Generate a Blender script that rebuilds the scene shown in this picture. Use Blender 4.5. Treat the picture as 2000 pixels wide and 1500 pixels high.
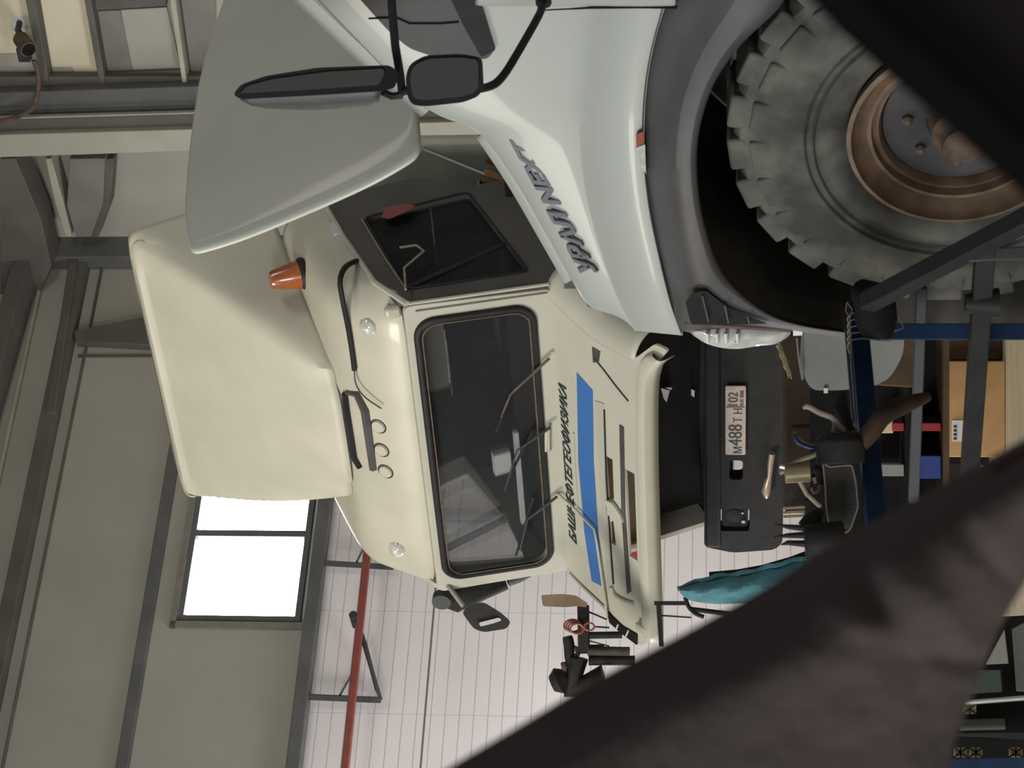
import bpy, bmesh, math, random
from mathutils import Vector, Matrix, geometry
random.seed(4)
SC = bpy.context.scene
for o in list(bpy.data.objects): bpy.data.objects.remove(o)
V = Vector
# ------------------------------------------------------------------ camera
FPX = 3800.0; PITCH = math.atan(420 / FPX); ZC = 1.24
CAMP = V((0, 0, ZC))
cd = bpy.data.cameras.new('camera'); cam = bpy.data.objects.new('camera', cd); SC.collection.objects.link(cam)
SC.camera = cam
cd.sensor_fit = 'HORIZONTAL'; cd.sensor_width = 36.0; cd.lens = FPX / 2000 * 36.0
cd.clip_start = 0.05; cd.clip_end = 200
fwd = V((0, math.cos(PITCH), math.sin(PITCH))); upv = V((0, -math.sin(PITCH), math.cos(PITCH)))
# the phone was held on its side: local X points down, local Y points right
cm = Matrix((-upv, V((1, 0, 0)), -fwd)).transposed().to_4x4(); cm.translation = CAMP
cam.matrix_world = cm
cd.dof.use_dof = True; cd.dof.focus_distance = 11.5; cd.dof.aperture_fstop = 14
# ------------------------------------------------------------------ light
w = bpy.data.worlds.new('world'); SC.world = w; w.use_nodes = True
wb = w.node_tree.nodes['Background']
wb.inputs[0].default_value = (0.92, 0.95, 1.0, 1); wb.inputs[1].default_value = 0.20
def area(name, loc, target, sx, sy, power, col, spread=180):
    l = bpy.data.lights.new(name, 'AREA'); l.shape = 'RECTANGLE'; l.size = sx; l.size_y = sy
    l.energy = power; l.color = col; l.spread = math.radians(spread)
    o = bpy.data.objects.new(name, l); SC.collection.objects.link(o); o.location = loc
    o.rotation_euler = (V(target) - V(loc)).to_track_quat('-Z', 'Y').to_euler()
    return o
area('gate_daylight', (-9, 6.6, 6.6), (0.5, 12, 2.8), 4.0, 3.0, 290, (1.0, 0.92, 0.78), 95)
area('side_daylight', (-6.2, 15.6, 0.9), (0.5, 20.5, 0.9), 3, 1.4, 370, (0.95, 0.95, 1.0))
area('hall_window', (6.5, 7, 7.5), (1.5, 22, 6), 2.5, 2.0, 170, (1.0, 0.93, 0.78))
area('low_fill_lamp', (-6.5, -1.5, 2.4), (0.3, 7, 1.7), 3.2, 2.4, 540, (.97, .98, 1.0))  # added low fill, lifts the bonnet edge and the near truck side
SC.view_settings.view_transform = 'Standard'; SC.view_settings.look = 'None'
SC.view_settings.exposure = 0.15; SC.view_settings.gamma = 1.0; SC.view_settings.use_curve_mapping = False
# ------------------------------------------------------------------ frames
def ray(ix, iy):
    U = 750 - iy; W_ = 1000 - ix
    return V((U, FPX * math.cos(PITCH) - W_ * math.sin(PITCH), FPX * math.sin(PITCH) + W_ * math.cos(PITCH)))
def hit(ix, iy, P0, n):
    r = ray(ix, iy); return CAMP + r * ((V(P0) - CAMP).dot(V(n)) / r.dot(V(n)))
def W(ix, iy, Y): return hit(ix, iy, (0, Y, 0), (0, 1, 0))
UP = V((0, 0, 1))
YAW = .655
ka = V((math.cos(YAW), -math.sin(YAW), 0)); kb = V((math.sin(YAW), math.cos(YAW), 0)); KO = V((-.272, 11.93, 0))
def K(x, y, z): return KO + ka * x + kb * y + UP * z
def Kx(ix, iy, y): return hit(ix, iy, KO + kb * y, kb)
TILT = math.radians(25)
cup = -kb * math.sin(TILT) + UP * math.cos(TILT); cbk = kb * math.cos(TILT) + UP * math.sin(TILT); CO = KO - ka * .06 + UP * 2.36
def C(x, y, z): return CO + ka * x + cbk * y + cup * z
def Cy(ix, iy, y): return hit(ix, iy, CO + cbk * y, cbk)
def Cxp(ix, iy, x): return hit(ix, iy, CO + ka * x, ka)
def Cloc(P): d = P - CO; return V((d.dot(ka), d.dot(cbk), d.dot(cup)))
A45 = math.radians(45)
pdn = -kb * math.sin(A45) - UP * math.cos(A45); pn = -kb * math.cos(A45) + UP * math.sin(A45); PO = CO - UP * .07
def Pn(x, al, out=0.): return PO + ka * x + pdn * al + pn * out
def Pxy(ix, iy):
    P = hit(ix, iy, PO, pn) - PO; return (P.dot(ka), P.dot(pdn))
TH = math.radians(46)
R_ = V((math.sin(TH), math.cos(TH), 0)); F_ = V((-math.cos(TH), math.sin(TH), 0)); WO = V((.6468, 5.24, 0))
def U(s, r, z): return WO + F_ * s + R_ * r + UP * z
def Ux(ix, iy, r): return hit(ix, iy, WO + R_ * r, R_)
LA = V((-2.37, 20, 0)); Ld = V((.857, .515, 0)).normalized(); Ln = V((Ld.y, -Ld.x, 0))
def LW(a, z, o=0.): return LA + Ld * a + UP * z + Ln * o
def Lx(ix, iy):
    P = hit(ix, iy, LA, Ln) - LA; return (P.dot(Ld), P.z)
CA = LW(0, 0) + Ld * ((1.467 + 2.37) / Ld.x)
Rd = V((.797, -.604, 0)).normalized(); Rn = V((Rd.y, -Rd.x, 0))
def RW(a, z, o=0.): return CA + Rd * a + UP * z + Rn * o
def Rx(ix, iy):
    P = hit(ix, iy, CA, Rn) - CA; return (P.dot(Rd), P.z)
# ------------------------------------------------------------------ materials
DULL = ('black_steel', 'black_plastic', 'deep_black', 'arch_liner', 'grey_tube', 'cast_dark', 'cast_metal', 'backing_brown', 'brown_carton', 'seat_cloth', 'black_frame', 'black_frame_inner', 'blue_bench_paint', 'brown_hose')
def mat(name, col, rough=.5, metal=0., noise=0., nscale=8., coat=0., bump=0., bscale=60., col2=None, trans=0., emit=None, estr=0., alpha=1., ior=None):
    m = bpy.data.materials.new(name); m.use_nodes = True; nt = m.node_tree; b = nt.nodes['Principled BSDF']
    b.inputs['Base Color'].default_value = (*col, 1); b.inputs['Roughness'].default_value = rough; b.inputs['Metallic'].default_value = metal
    b.inputs['Coat Weight'].default_value = coat; b.inputs['Coat Roughness'].default_value = .06
    if name in DULL: b.inputs['Specular IOR Level'].default_value = .15
    if ior: b.inputs['IOR'].default_value = ior
    if trans: b.inputs['Transmission Weight'].default_value = trans
    if alpha < 1: b.inputs['Alpha'].default_value = alpha
    if emit: b.inputs['Emission Color'].default_value = (*emit, 1); b.inputs['Emission Strength'].default_value = estr
    tc = nt.nodes.new('ShaderNodeTexCoord')
    if noise or col2:
        n = nt.nodes.new('ShaderNodeTexNoise'); n.inputs['Scale'].default_value = nscale; n.inputs['Detail'].default_value = 6
        nt.links.new(tc.outputs['Object'], n.inputs['Vector'])
        r = nt.nodes.new('ShaderNodeValToRGB'); r.color_ramp.elements[0].position = .35; r.color_ramp.elements[1].position = .65
        c2 = col2 or tuple(c * (1 - noise) for c in col)
        r.color_ramp.elements[0].color = (*c2, 1); r.color_ramp.elements[1].color = (*col, 1)
        nt.links.new(n.outputs['Fac'], r.inputs['Fac']); nt.links.new(r.outputs['Color'], b.inputs['Base Color'])
    if bump:
        n = nt.nodes.new('ShaderNodeTexNoise'); n.inputs['Scale'].default_value = bscale; n.inputs['Detail'].default_value = 4
        nt.links.new(tc.outputs['Object'], n.inputs['Vector'])
        bp = nt.nodes.new('ShaderNodeBump'); bp.inputs['Strength'].default_value = bump; bp.inputs['Distance'].default_value = .01
        nt.links.new(n.outputs['Fac'], bp.inputs['Height']); nt.links.new(bp.outputs['Normal'], b.inputs['Normal'])
    return m
M = dict(
 ural=mat('ural_paint', (.37, .40, .37), .42, coat=.2, noise=.05, nscale=3),
 hood=mat('hood_paint', (.62, .63, .54), .38, coat=.1, noise=.06, nscale=2),
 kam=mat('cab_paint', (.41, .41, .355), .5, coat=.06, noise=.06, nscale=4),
 fair=mat('fibreglass', (.47, .46, .385), .5, noise=.10, nscale=2.2, bump=.15, bscale=3),
 roofp=mat('roof_paint', (.44, .43, .36), .4, coat=.15, noise=.10, nscale=3),
 blue=mat('blue_stripe', (.035, .13, .37), .45),
 ink=mat('black_letters', (.02, .025, .03), .5),
 blk=mat('black_plastic', (.024, .025, .027), .5, noise=.3, nscale=6),
 blk2=mat('black_steel', (.018, .018, .018), .6, noise=.3, nscale=12),
 deep=mat('deep_black', (.010, .010, .010), .8, noise=.3),  # near black, also fills gaps and enclosed parts
 gp=mat('grey_plastic', (.066, .067, .073), .5, noise=.25, nscale=4, col2=(.040, .039, .037)),
 trim=mat('dark_trim', (.055, .053, .053), .5, noise=.15, nscale=5),
 chrome=mat('dark_chrome', (.20, .21, .23), .3, metal=.6),
 chromel=mat('letter_edge', (.6, .62, .62), .3, metal=.5),
 mirror=mat('mirror_glass', (.22, .20, .18), .04, metal=1.),
 glass=mat('window_glass', (.24, .26, .28), .05, trans=.90, ior=1.1, alpha=.42),
 dglass=mat('dark_glass', (.016, .019, .020), .06, coat=.5),
 lens=mat('clear_lens', (.55, .57, .53), .12, coat=1., noise=.3, nscale=30),
 amber=mat('amber_lens', (.33, .085, .015), .25, coat=.4, noise=.3, nscale=10),
 orangeR=mat('orange_reflector', (.25, .06, .03), .4),
 rubber=mat('tyre_rubber', (.115, .115, .098), .85, noise=.35, nscale=7, bump=.6, bscale=14, col2=(.036, .036, .032)),
 rubd=mat('arch_liner', (.11, .10, .088), .85, noise=.6, nscale=3.5),
 rust=mat('rusty_rim', (.16, .105, .065), .6, metal=.1, noise=.4, nscale=16),
 rimd=mat('rim_centre', (.045, .043, .046), .6, noise=.4, nscale=9),
 hub=mat('rusty_hub', (.13, .085, .06), .7, noise=.5, nscale=25),
 plate=mat('plate_white', (.42, .37, .34), .5, noise=.25, nscale=18),
 flag=mat('plate_flag', (.12, .05, .08), .5),
 visor=mat('sun_visor', (.16, .15, .11), .8),
 seat=mat('seat_cloth', (.022, .023, .025), .9, noise=.3),
 redp=mat('red_pipe', (.24, .055, .045), .5, noise=.2),
 steel=mat('steel_profile', (.13, .135, .135), .6, noise=.25, nscale=2),
 dsteel=mat('dark_steel', (.04, .042, .045), .6, noise=.3, nscale=8),
 beige=mat('beige_column', (.42, .41, .34), .6, noise=.15, nscale=2),
 bench=mat('blue_bench_paint', (.010, .030, .075), .5, noise=.4, nscale=9),
 tw=mat('paint_white', (.6, .6, .58)),
 benchl=mat('blue_light_paint', (.035, .075, .13), .5, noise=.3, nscale=9),
 tubeg=mat('grey_tube', (.026, .026, .027), .55, noise=.3, nscale=9),
 canis=mat('grey_canister', (.26, .265, .24), .55, noise=.2, nscale=5),
 card=mat('cardboard', (.50, .31, .14), .85, noise=.12, nscale=14),
 cardd=mat('brown_carton', (.10, .065, .038), .85, noise=.3, nscale=9),
 label=mat('label_white', (.62, .64, .64), .6),
 woodf=mat('wood', (.30, .20, .10), .7, noise=.4, nscale=20),
 cast=mat('cast_metal', (.060, .055, .048), .6, noise=.35, nscale=12, bump=.4, bscale=40),
 castd=mat('cast_dark', (.022, .021, .020), .6, noise=.35, nscale=12, bump=.4, bscale=40),
 brass=mat('yellowed_metal', (.27, .23, .12), .4, metal=.3, noise=.3, nscale=14),
 wire=mat('bare_wire', (.32, .27, .22), .4, metal=.5),
 rag=mat('rag', (.30, .25, .20), .9, noise=.3, nscale=20),
 rope=mat('rope', (.30, .24, .13), .9, noise=.6, nscale=40),
 leather=mat('brown_hose', (.055, .036, .024), .6, noise=.4, nscale=10),
 teal=mat('teal_bag', (.055, .20, .25), .7, noise=.5, nscale=9, bump=.6, bscale=20),
 red=mat('red_box', (.30, .02, .02), .6),
 bluebox=mat('blue_box', (.02, .045, .22), .6),
 cream=mat('cream_panel', (.62, .50, .30), .6),
 green=mat('green_can', (.018, .035, .022), .5, noise=.3),
 greyb=mat('grey_plate', (.23, .22, .19), .6, noise=.15),
 cloth=mat('brown_cloth', (.060, .045, .041), .95, noise=.2, nscale=10, bump=.3, bscale=60),
 maroon=mat('maroon_cloth', (.055, .014, .016), .95),
 black=mat('black_frame', (.004, .0035, .0035), .9),
 purp=mat('black_frame_inner', (.016, .012, .014), .8),
 bolt=mat('bolt', (.3, .26, .22), .4, metal=.6),
 orange=mat('orange_wood', (.50, .27, .09), .7, noise=.3, nscale=20),
 cabdark=mat('cab_side_shaded', (.075, .072, .068), .7, noise=.2, nscale=3),  # cab paint darkened, shade of the side turned from the light put in
 floor=None, wl=None, wr=None)
def strip_mat(name, col, joint, spacing, horizontal=True, dirt=.12, width=.035, alongv=None):
    """painted metal cladding: grooves every `spacing` metres up the wall, a few upright butt joints"""
    m = bpy.data.materials.new(name); m.use_nodes = True; nt = m.node_tree; b = nt.nodes['Principled BSDF']; b.inputs['Roughness'].default_value = .55
    tc = nt.nodes.new('ShaderNodeTexCoord'); sp = nt.nodes.new('ShaderNodeSeparateXYZ'); nt.links.new(tc.outputs['Object'], sp.inputs[0])
    def mth(op, a, bb):
        n = nt.nodes.new('ShaderNodeMath'); n.operation = op
        for i, x in enumerate((a, bb)):
            if x is None: continue
            if isinstance(x, (int, float)): n.inputs[i].default_value = x
            else: nt.links.new(x, n.inputs[i])
        return n.outputs[0]
    g = mth('LESS_THAN', mth('FRACT', mth('DIVIDE', sp.outputs['Z'], spacing), None), .06)
    g2 = mth('LESS_THAN', mth('ABSOLUTE', mth('SUBTRACT', sp.outputs['Z'], 4.27), None), .011)
    g3 = mth('LESS_THAN', mth('FRACT', mth('DIVIDE', sp.outputs['X'], 1.13), None), .006)
    gg = mth('MAXIMUM', mth('MULTIPLY', g, .55), mth('MAXIMUM', g2, mth('MULTIPLY', g3, .35)))
    n = nt.nodes.new('ShaderNodeTexNoise'); n.inputs['Scale'].default_value = .7; n.inputs['Detail'].default_value = 8; nt.links.new(tc.outputs['Object'], n.inputs['Vector'])
    r = nt.nodes.new('ShaderNodeValToRGB'); r.color_ramp.elements[0].position = .3; r.color_ramp.elements[1].position = .7
    r.color_ramp.elements[0].color = (*[c * (1 - dirt) for c in col], 1); r.color_ramp.elements[1].color = (*col, 1)
    nt.links.new(n.outputs['Fac'], r.inputs['Fac'])
    mx = nt.nodes.new('ShaderNodeMixRGB'); nt.links.new(gg, mx.inputs[0]); nt.links.new(r.outputs[0], mx.inputs[1]); mx.inputs[2].default_value = (*joint, 1)
    nt.links.new(mx.outputs[0], b.inputs['Base Color']); return m
M['wl'] = strip_mat('wall_cladding', (.80, .765, .77), (.16, .15, .15), .145)
M['wlu'] = mat('dim_cladding', (.40, .385, .335), .7, noise=.12, nscale=.8)  # dimmer copy of the wall, weak light put into the colour
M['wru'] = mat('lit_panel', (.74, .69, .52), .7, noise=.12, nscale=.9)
M['tst'] = mat('trim_steel', (.125, .118, .105), .7, noise=.25, nscale=2)
M['tst2'] = mat('trim_grey', (.22, .21, .19), .7, noise=.2, nscale=2)  # paler grey than the trim steel
M['wrd'] = mat('ceiling_grey', (.24, .23, .21), .7, noise=.15, nscale=.9)  # mid grey, used on the ceiling only
def plank_mat():
    m = mat('floor_boards', (.50, .43, .31), .7, noise=.3, nscale=3); nt = m.node_tree
    n = [x for x in nt.nodes if x.type == 'TEX_NOISE'][0]
    mp = nt.nodes.new('ShaderNodeMapping'); tc = [x for x in nt.nodes if x.type == 'TEX_COORD'][0]
    mp.inputs['Scale'].default_value = (.6, 9, 1); nt.links.new(tc.outputs['Object'], mp.inputs['Vector']); nt.links.new(mp.outputs[0], n.inputs['Vector'])
    return m
M['floor'] = plank_mat()
M['sky'] = mat('window_daylight', (.9, .95, 1), .5, emit=(.92, .97, 1.0), estr=9.)
M['winglass'] = mat('pane_glass', (.9, .95, 1.), .02, trans=1., ior=1.05, alpha=.15)
# ------------------------------------------------------------------ mesh builder
I3 = lambda x, y, z: V((x, y, z))
def org(o):
    p = V((0, 0, 0))
    while o: p += o.location; o = o.parent
    return p
class MB:
    def __init__(s): s.v = []; s.f = []
    def add(s, vs, fs):
        n = len(s.v); s.v += [V(x) for x in vs]; s.f += [tuple(i + n for i in f) for f in fs]; return s
    def box(s, x0, x1, y0, y1, z0, z1, fr=I3):
        vs = [fr(x, y, z) for x in (x0, x1) for y in (y0, y1) for z in (z0, z1)]
        return s.add(vs, [(0, 1, 3, 2), (4, 6, 7, 5), (0, 4, 5, 1), (2, 3, 7, 6), (0, 2, 6, 4), (1, 5, 7, 3)])
    def bar(s, p0, p1, a, b=None, side=None):
        """square bar between two points"""
        p0 = V(p0); p1 = V(p1); b = b or a; t = (p1 - p0).normalized()
        q = V(side) if side is not None else (UP if abs(t.z) < .9 else V((0, 1, 0)))
        u = t.cross(q).normalized(); v = u.cross(t).normalized()
        vs = [p + u * i * a / 2 + v * j * b / 2 for p in (p0, p1) for i, j in ((-1, -1), (1, -1), (1, 1), (-1, 1))]
        return s.add(vs, [(0, 1, 2, 3), (4, 7, 6, 5)] + [(i, i + 4, (i + 1) % 4 + 4, (i + 1) % 4) for i in range(4)])
    def tube(s, pts, r, n=8, flat=1., closed=False):
        pts = [V(p) for p in pts]; m = len(pts); rr = r if isinstance(r, (list, tuple)) else [r] * m
        vs = []; prev = None
        for i, p in enumerate(pts):
            if closed: t = pts[(i + 1) % m] - pts[i - 1]
            else: t = pts[min(i + 1, m - 1)] - pts[max(i - 1, 0)]
            t.normalize()
            if prev is None: q = V((0, 0, 1)) if abs(t.z) < .9 else V((1, 0, 0)); u = t.cross(q).normalized()
            else: u = (prev - t * prev.dot(t)).normalized()
            prev = u; w_ = t.cross(u)
            vs += [p + (u * math.cos(a) + w_ * math.sin(a) * flat) * rr[i] for a in [2 * math.pi * k / n for k in range(n)]]
        fs = []
        for i in range(m if closed else m - 1):
            j = (i + 1) % m
            fs += [(i * n + k, i * n + (k + 1) % n, j * n + (k + 1) % n, j * n + k) for k in range(n)]
        if not closed: fs += [tuple(range(n))[::-1], tuple((m - 1) * n + k for k in range(n))]
        return s.add(vs, fs)
    def poly(s, outer, fr, t, holes=()):
        loops = [[V((a, b, 0)) for a, b in outer]] + [[V((a, b, 0)) for a, b in h] for h in holes]
        flat = [p for l in loops for p in l]; n = len(flat)
        tris = geometry.tessellate_polygon(loops)
        vs = [fr(p.x, p.y, 0) for p in flat] + [fr(p.x, p.y, t) for p in flat]
        fs = [tuple(x) for x in tris] + [tuple(i + n for i in x[::-1]) for x in tris]; k = 0
        for l in loops:
            m = len(l); fs += [(k + i, k + (i + 1) % m, n + k + (i + 1) % m, n + k + i) for i in range(m)]; k += m
        return s.add(vs, fs)
    def grid(s, P, closeu=False):
        a = len(P); b = len(P[0])
        fs = [(i * b + j, i * b + j + 1, (i + 1) * b + j + 1, (i + 1) * b + j) for i in range(a - 1) for j in range(b - 1)]
        if closeu: fs += [((a - 1) * b + j, (a - 1) * b + j + 1, j + 1, j) for j in range(b - 1)]
        return s.add([p for r in P for p in r], fs)
    def lathe(s, prof, fr, n=32, cap=True):
        vs = [fr(r * math.cos(2 * math.pi * k / n), r * math.sin(2 * math.pi * k / n), h) for r, h in prof for k in range(n)]
        m = len(prof); fs = [(i * n + k, i * n + (k + 1) % n, (i + 1) * n + (k + 1) % n, (i + 1) * n + k) for i in range(m - 1) for k in range(n)]
        if cap: fs += [tuple(range(n))[::-1], tuple((m - 1) * n + k for k in range(n))]
        return s.add(vs, fs)
    def build(s, name, m, parent=None, bevel=0., solid=0., smooth=40, subd=0, loc=None):
        me = bpy.data.meshes.new(name)
        if parent: base = org(parent)
        elif loc is not None: base = V(loc)
        else:
            base = sum(s.v, V((0, 0, 0))) / len(s.v); base.z = min(p.z for p in s.v)
        me.from_pydata([p - base for p in s.v], [], s.f)
        bm = bmesh.new(); bm.from_mesh(me); bmesh.ops.remove_doubles(bm, verts=bm.verts, dist=1e-5); bmesh.ops.recalc_face_normals(bm, faces=bm.faces); bm.to_mesh(me); bm.free()
        me.materials.append(m if not isinstance(m, str) else M[m])
        if smooth:
            for p in me.polygons: p.use_smooth = True
            me.set_sharp_from_angle(angle=math.radians(smooth))
        o = bpy.data.objects.new(name, me); SC.collection.objects.link(o)
        if parent: o.parent = parent
        else: o.location = base
        if solid: md = o.modifiers.new('s', 'SOLIDIFY'); md.thickness = solid; md.offset = 0
        if subd: md = o.modifiers.new('d', 'SUBSURF'); md.levels = subd; md.render_levels = subd
        if bevel: md = o.modifiers.new('b', 'BEVEL'); md.width = bevel; md.segments = 2; md.limit_method = 'ANGLE'
        return o
def empty(name, loc):
    o = bpy.data.objects.new(name, None); SC.collection.objects.link(o); o.location = loc; o.empty_display_size = .1; return o
def tag(o, label, cat, group=None, kind=None):
    o['label'] = label; o['category'] = cat
    if group: o['group'] = group
    if kind: o['kind'] = kind
    return o
def thing(name, loc, label, cat, group=None): return tag(empty(name, loc), label, cat, group)
def struct(o): o['kind'] = 'structure'; return o
def rs(pts, n):
    """resample a polyline through a Catmull-Rom spline"""
    P = [V(p) if len(p) == 3 else V((p[0], p[1], 0)) for p in pts]; m = len(P); L = [0]
    for i in range(1, m): L.append(L[-1] + (P[i] - P[i - 1]).length)
    out = []
    for k in range(n):
        d = L[-1] * k / (n - 1); i = 0
        while i < m - 2 and d > L[i + 1]: i += 1
        t = (d - L[i]) / max(1e-9, L[i + 1] - L[i]); p0, p1, p2, p3 = P[max(i - 1, 0)], P[i], P[i + 1], P[min(i + 2, m - 1)]
        a = .5 * ((2 * p1) + (p2 - p0) * t + (2 * p0 - 5 * p1 + 4 * p2 - p3) * t * t + (3 * p1 - p0 - 3 * p2 + p3) * t ** 3)
        out.append(a)
    return out
def rrect(x0, x1, y0, y1, r, n=5):
    o = []
    for cx, cy, a0 in ((x1 - r, y1 - r, 0), (x0 + r, y1 - r, 90), (x0 + r, y0 + r, 180), (x1 - r, y0 + r, 270)):
        for k in range(n + 1): a = math.radians(a0 + 90 * k / n); o.append((cx + r * math.cos(a), cy + r * math.sin(a)))
    return o
def rpoly(pts, r, n=4):
    """round the corners of a polygon"""
    P = [V((a, b, 0)) for a, b in pts]; o = []; m = len(P)
    for i in range(m):
        p = P[i]; a = P[i - 1] - p; b = P[(i + 1) % m] - p; rr = min(r, a.length * .45, b.length * .45); A = p + a.normalized() * rr; B = p + b.normalized() * rr
        for k in range(n + 1): t = k / n; q = A * (1 - t) ** 2 + p * 2 * t * (1 - t) + B * t * t; o.append((q.x, q.y))
    return o
def text_mb(txt, size, fr, width=None, height=None, ext=.004, shear=0., mb=None, bold=0.):
    cu = bpy.data.curves.new('t', 'FONT'); cu.body = txt; cu.size = size; cu.extrude = 0; cu.shear = shear; cu.offset = bold; cu.resolution_u = 3
    ob = bpy.data.objects.new('t', cu); SC.collection.objects.link(ob)
    dg = bpy.context.evaluated_depsgraph_get(); dg.update(); me = bpy.data.meshes.new_from_object(ob.evaluated_get(dg))
    vs = [v.co.copy() for v in me.vertices]; fs = [tuple(p.vertices) for p in me.polygons]
    bpy.data.objects.remove(ob); bpy.data.meshes.remove(me)
    x0 = min(v.x for v in vs); x1 = max(v.x for v in vs); y0 = min(v.y for v in vs); y1 = max(v.y for v in vs)
    sx = width / (x1 - x0) if width else 1; sy = height / (y1 - y0) if height else sx
    n = len(vs); P = [fr((v.x - x0) * sx, (v.y - y0) * sy, h) for h in (0, ext) for v in vs]
    ed = {}
    for f in fs:
        for i in range(len(f)):
            e = (f[i], f[(i + 1) % len(f)]); ed[e] = 1
    F = [tuple(i + n for i in f) for f in fs] + [f[::-1] for f in fs] + [(a, b, b + n, a + n) for a, b in ed if (b, a) not in ed]
    mb = mb or MB(); return mb.add(P, F)
def disc(mb, c, n, r, h, seg=20, r2=None):
    n = V(n).normalized(); q = UP if abs(n.z) < .9 else V((1, 0, 0)); u = n.cross(q).normalized(); v = n.cross(u)
    fr = lambda x, y, z: V(c) + u * x + v * y + n * z
    return mb.lathe([(r, 0), (r if r2 is None else r2, h)], fr, seg)
exec_parts = []
# ================================================================== the hall
mb = MB(); mb.box(-14, 16, -3, 24.5, -.1, 0); struct(mb.build('floor', 'floor'))
zt = 10.2
def wall_piece(fr, a0, a1, z0, z1, o0, o1, holes=()):
    m_ = MB(); m_.poly([(a0, z0), (a1, z0), (a1, z1), (a0, z1)], lambda a, b, c: fr(a, b, o0 + (o1 - o0) * c), 1, holes); return m_
# window opening on the left wall
wpl = [Lx(372, 1222), Lx(612, 1214)]
wa0 = Lx(480, 1218)[0]; wa1 = Lx(480, 868)[0]; wz1 = Lx(352, 1218)[1] + .02; wz0 = Lx(588, 1218)[1]
def lwall_local(a, z, o):   # wall frame with object-space X along the wall so the cladding lines follow it
    return V((a, -o, z))
def build_local(mb, name, m, base, dx, nrm, **k):
    o = mb.build(name, m, loc=(0, 0, 0), **k)
    o.matrix_world = Matrix((dx, -nrm, UP)).transposed().to_4x4(); o.location = base; return o
m_ = MB(); m_.poly([(-11, 0), (4.47, 0), (4.47, zt), (-11, zt)], lambda a, b, c: V((a, .12 * c, b)), 1, [[(wa0, wz0), (wa1, wz0), (wa1, wz1), (wa0, wz1)]])
wl = struct(build_local(m_, 'wall_left', 'wl', LA, Ld, Ln, smooth=0))
zb = wz0 - .25
m_ = MB(); m_.poly([(-11, zb + .12), (4.46, zb + .12), (4.46, zt), (-11, zt)], lambda a, b, c: V((a, -.05 * c, b)), 1, [[(wa0 - .02, wz0 - .02), (wa1 + .02, wz0 - .02), (wa1 + .02, wz1 + .02), (wa0 - .02, wz1 + .02)]])
struct(build_local(m_, 'trim_1', 'wlu', LA, Ld, Ln, smooth=0))     # plain upper wall sheet, its dimmer daylight put into the colour
m_ = MB(); m_.poly([(0, 0), (9, 0), (9, zt), (0, zt)], lambda a, b, c: V((a, .12 * c, b)), 1)
struct(build_local(m_, 'wall_right', 'wlu', CA, Rd, Rn, smooth=0))
m_ = MB(); m_.box(-14, 12, 4, 24.5, zt, zt + .15); struct(m_.build('ceiling', 'wrd'))
# rails and posts of the wall frame
def lrail(n, z0, z1, o=.16, a0=-11, a1=4.4, m='steel'):
    m_ = MB(); m_.box(a0, a1, .04, o, z0, z1, lambda x, y, z: LW(x, z, y)); struct(m_.build('trim_%d' % n, m, bevel=.01, smooth=30))
zr = lambda ix, iy: Lx(ix, iy)[1]
lrail(2, zr(300, 1230), zr(277, 1230), .12)
lrail(3, zr(640, 1100), zr(615, 1100), .22)
lrail(4, zr(104, 900), zr(75, 900), .22, m='tst')
lrail(5, zr(135, 880), zr(131, 880), .10, m='tst')
lrail(6, zr(30, 830), zr(22, 830), .10, m='beige')
m_ = MB(); a0 = Lx(400, 530)[0]; a1 = Lx(400, 468)[0]; m_.box(a0, a1, .05, .3, 0, zt, lambda x, y, z: LW(x, z, y)); struct(m_.build('trim_7', 'steel', bevel=.02))
m_ = MB(); q0 = Lx(180, 700); m_.box(q0[0] - .02, q0[0] + .01, .05, .07, zr(310, 690), zr(155, 700), lambda x, y, z: LW(x, z, y)); struct(m_.build('trim_8', 'tst'))
# gusset on the left wall beside the corner post
m_ = MB(); m_.poly([Lx(152, 662), Lx(300, 633), Lx(305, 690), Lx(155, 682)], lambda a, b, c: LW(a, b, .06 + .12 * c), 1); struct(m_.build('trim_9', 'tst', bevel=.01))
m_ = MB(); m_.bar(LW(*Lx(165, 470), .2), LW(*Lx(112, 830), .2), .16, .10); struct(m_.build('trim_10', 'tst', bevel=.01))
m_ = MB(); m_.bar(LW(*Lx(70, 540), .3), LW(*Lx(-60, 1010), .3), .38, .2); struct(m_.build('trim_11', 'tst', bevel=.01))
# right wall: column bundle, girts, panels
def Rxo(ix, iy, o):
    P = hit(ix, iy, CA + Rn * o, Rn) - CA; return (P.dot(Rd), P.z)
def rbox(n, pts, o0, o1, m, bevel=.01):
    m_ = MB(); m_.poly([Rxo(p[0], p[1], o1) for p in pts], lambda a, b, c: RW(a, b, o0 + (o1 - o0) * c), 1); return struct(m_.build('trim_%d' % n, m, bevel=bevel))
E2 = 960
rbox(12, [(-60, 310), (E2, 275), (E2, 236), (-60, 265)], .1, .5, 'beige')
rbox(13, [(-60, 262), (E2, 240), (E2, 205), (-60, 235)], .1, .42, 'tst')
rbox(14, [(-60, 236), (E2, 206), (E2, 203), (-60, 232)], .4, .46, 'beige')
rbox(15, [(-60, 232), (E2, 212), (E2, 150), (-60, 183)], .05, .3, 'steel')
rbox(16, [(-60, 185), (395, 178), (395, 150), (-60, 150)], .04, .16, 'tst')
rbox(17, [(38, -60), (58, -60), (95, 158), (80, 158)], .02, .2, 'tst')
rbox(18, [(154, -60), (168, -60), (208, 175), (196, 178)], .02, .18, 'tst')
rbox(19, [(168, 22), (325, 12), (332, -60), (160, -60)], .01, .06, 'tst')
rbox(20, [(208, 175), (360, 168), (352, 137), (206, 143)], .01, .08, 'tst')
rbox(21, [(168, 22), (235, 20), (260, 137), (196, 143)], .01, .03, 'tst2')
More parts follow.
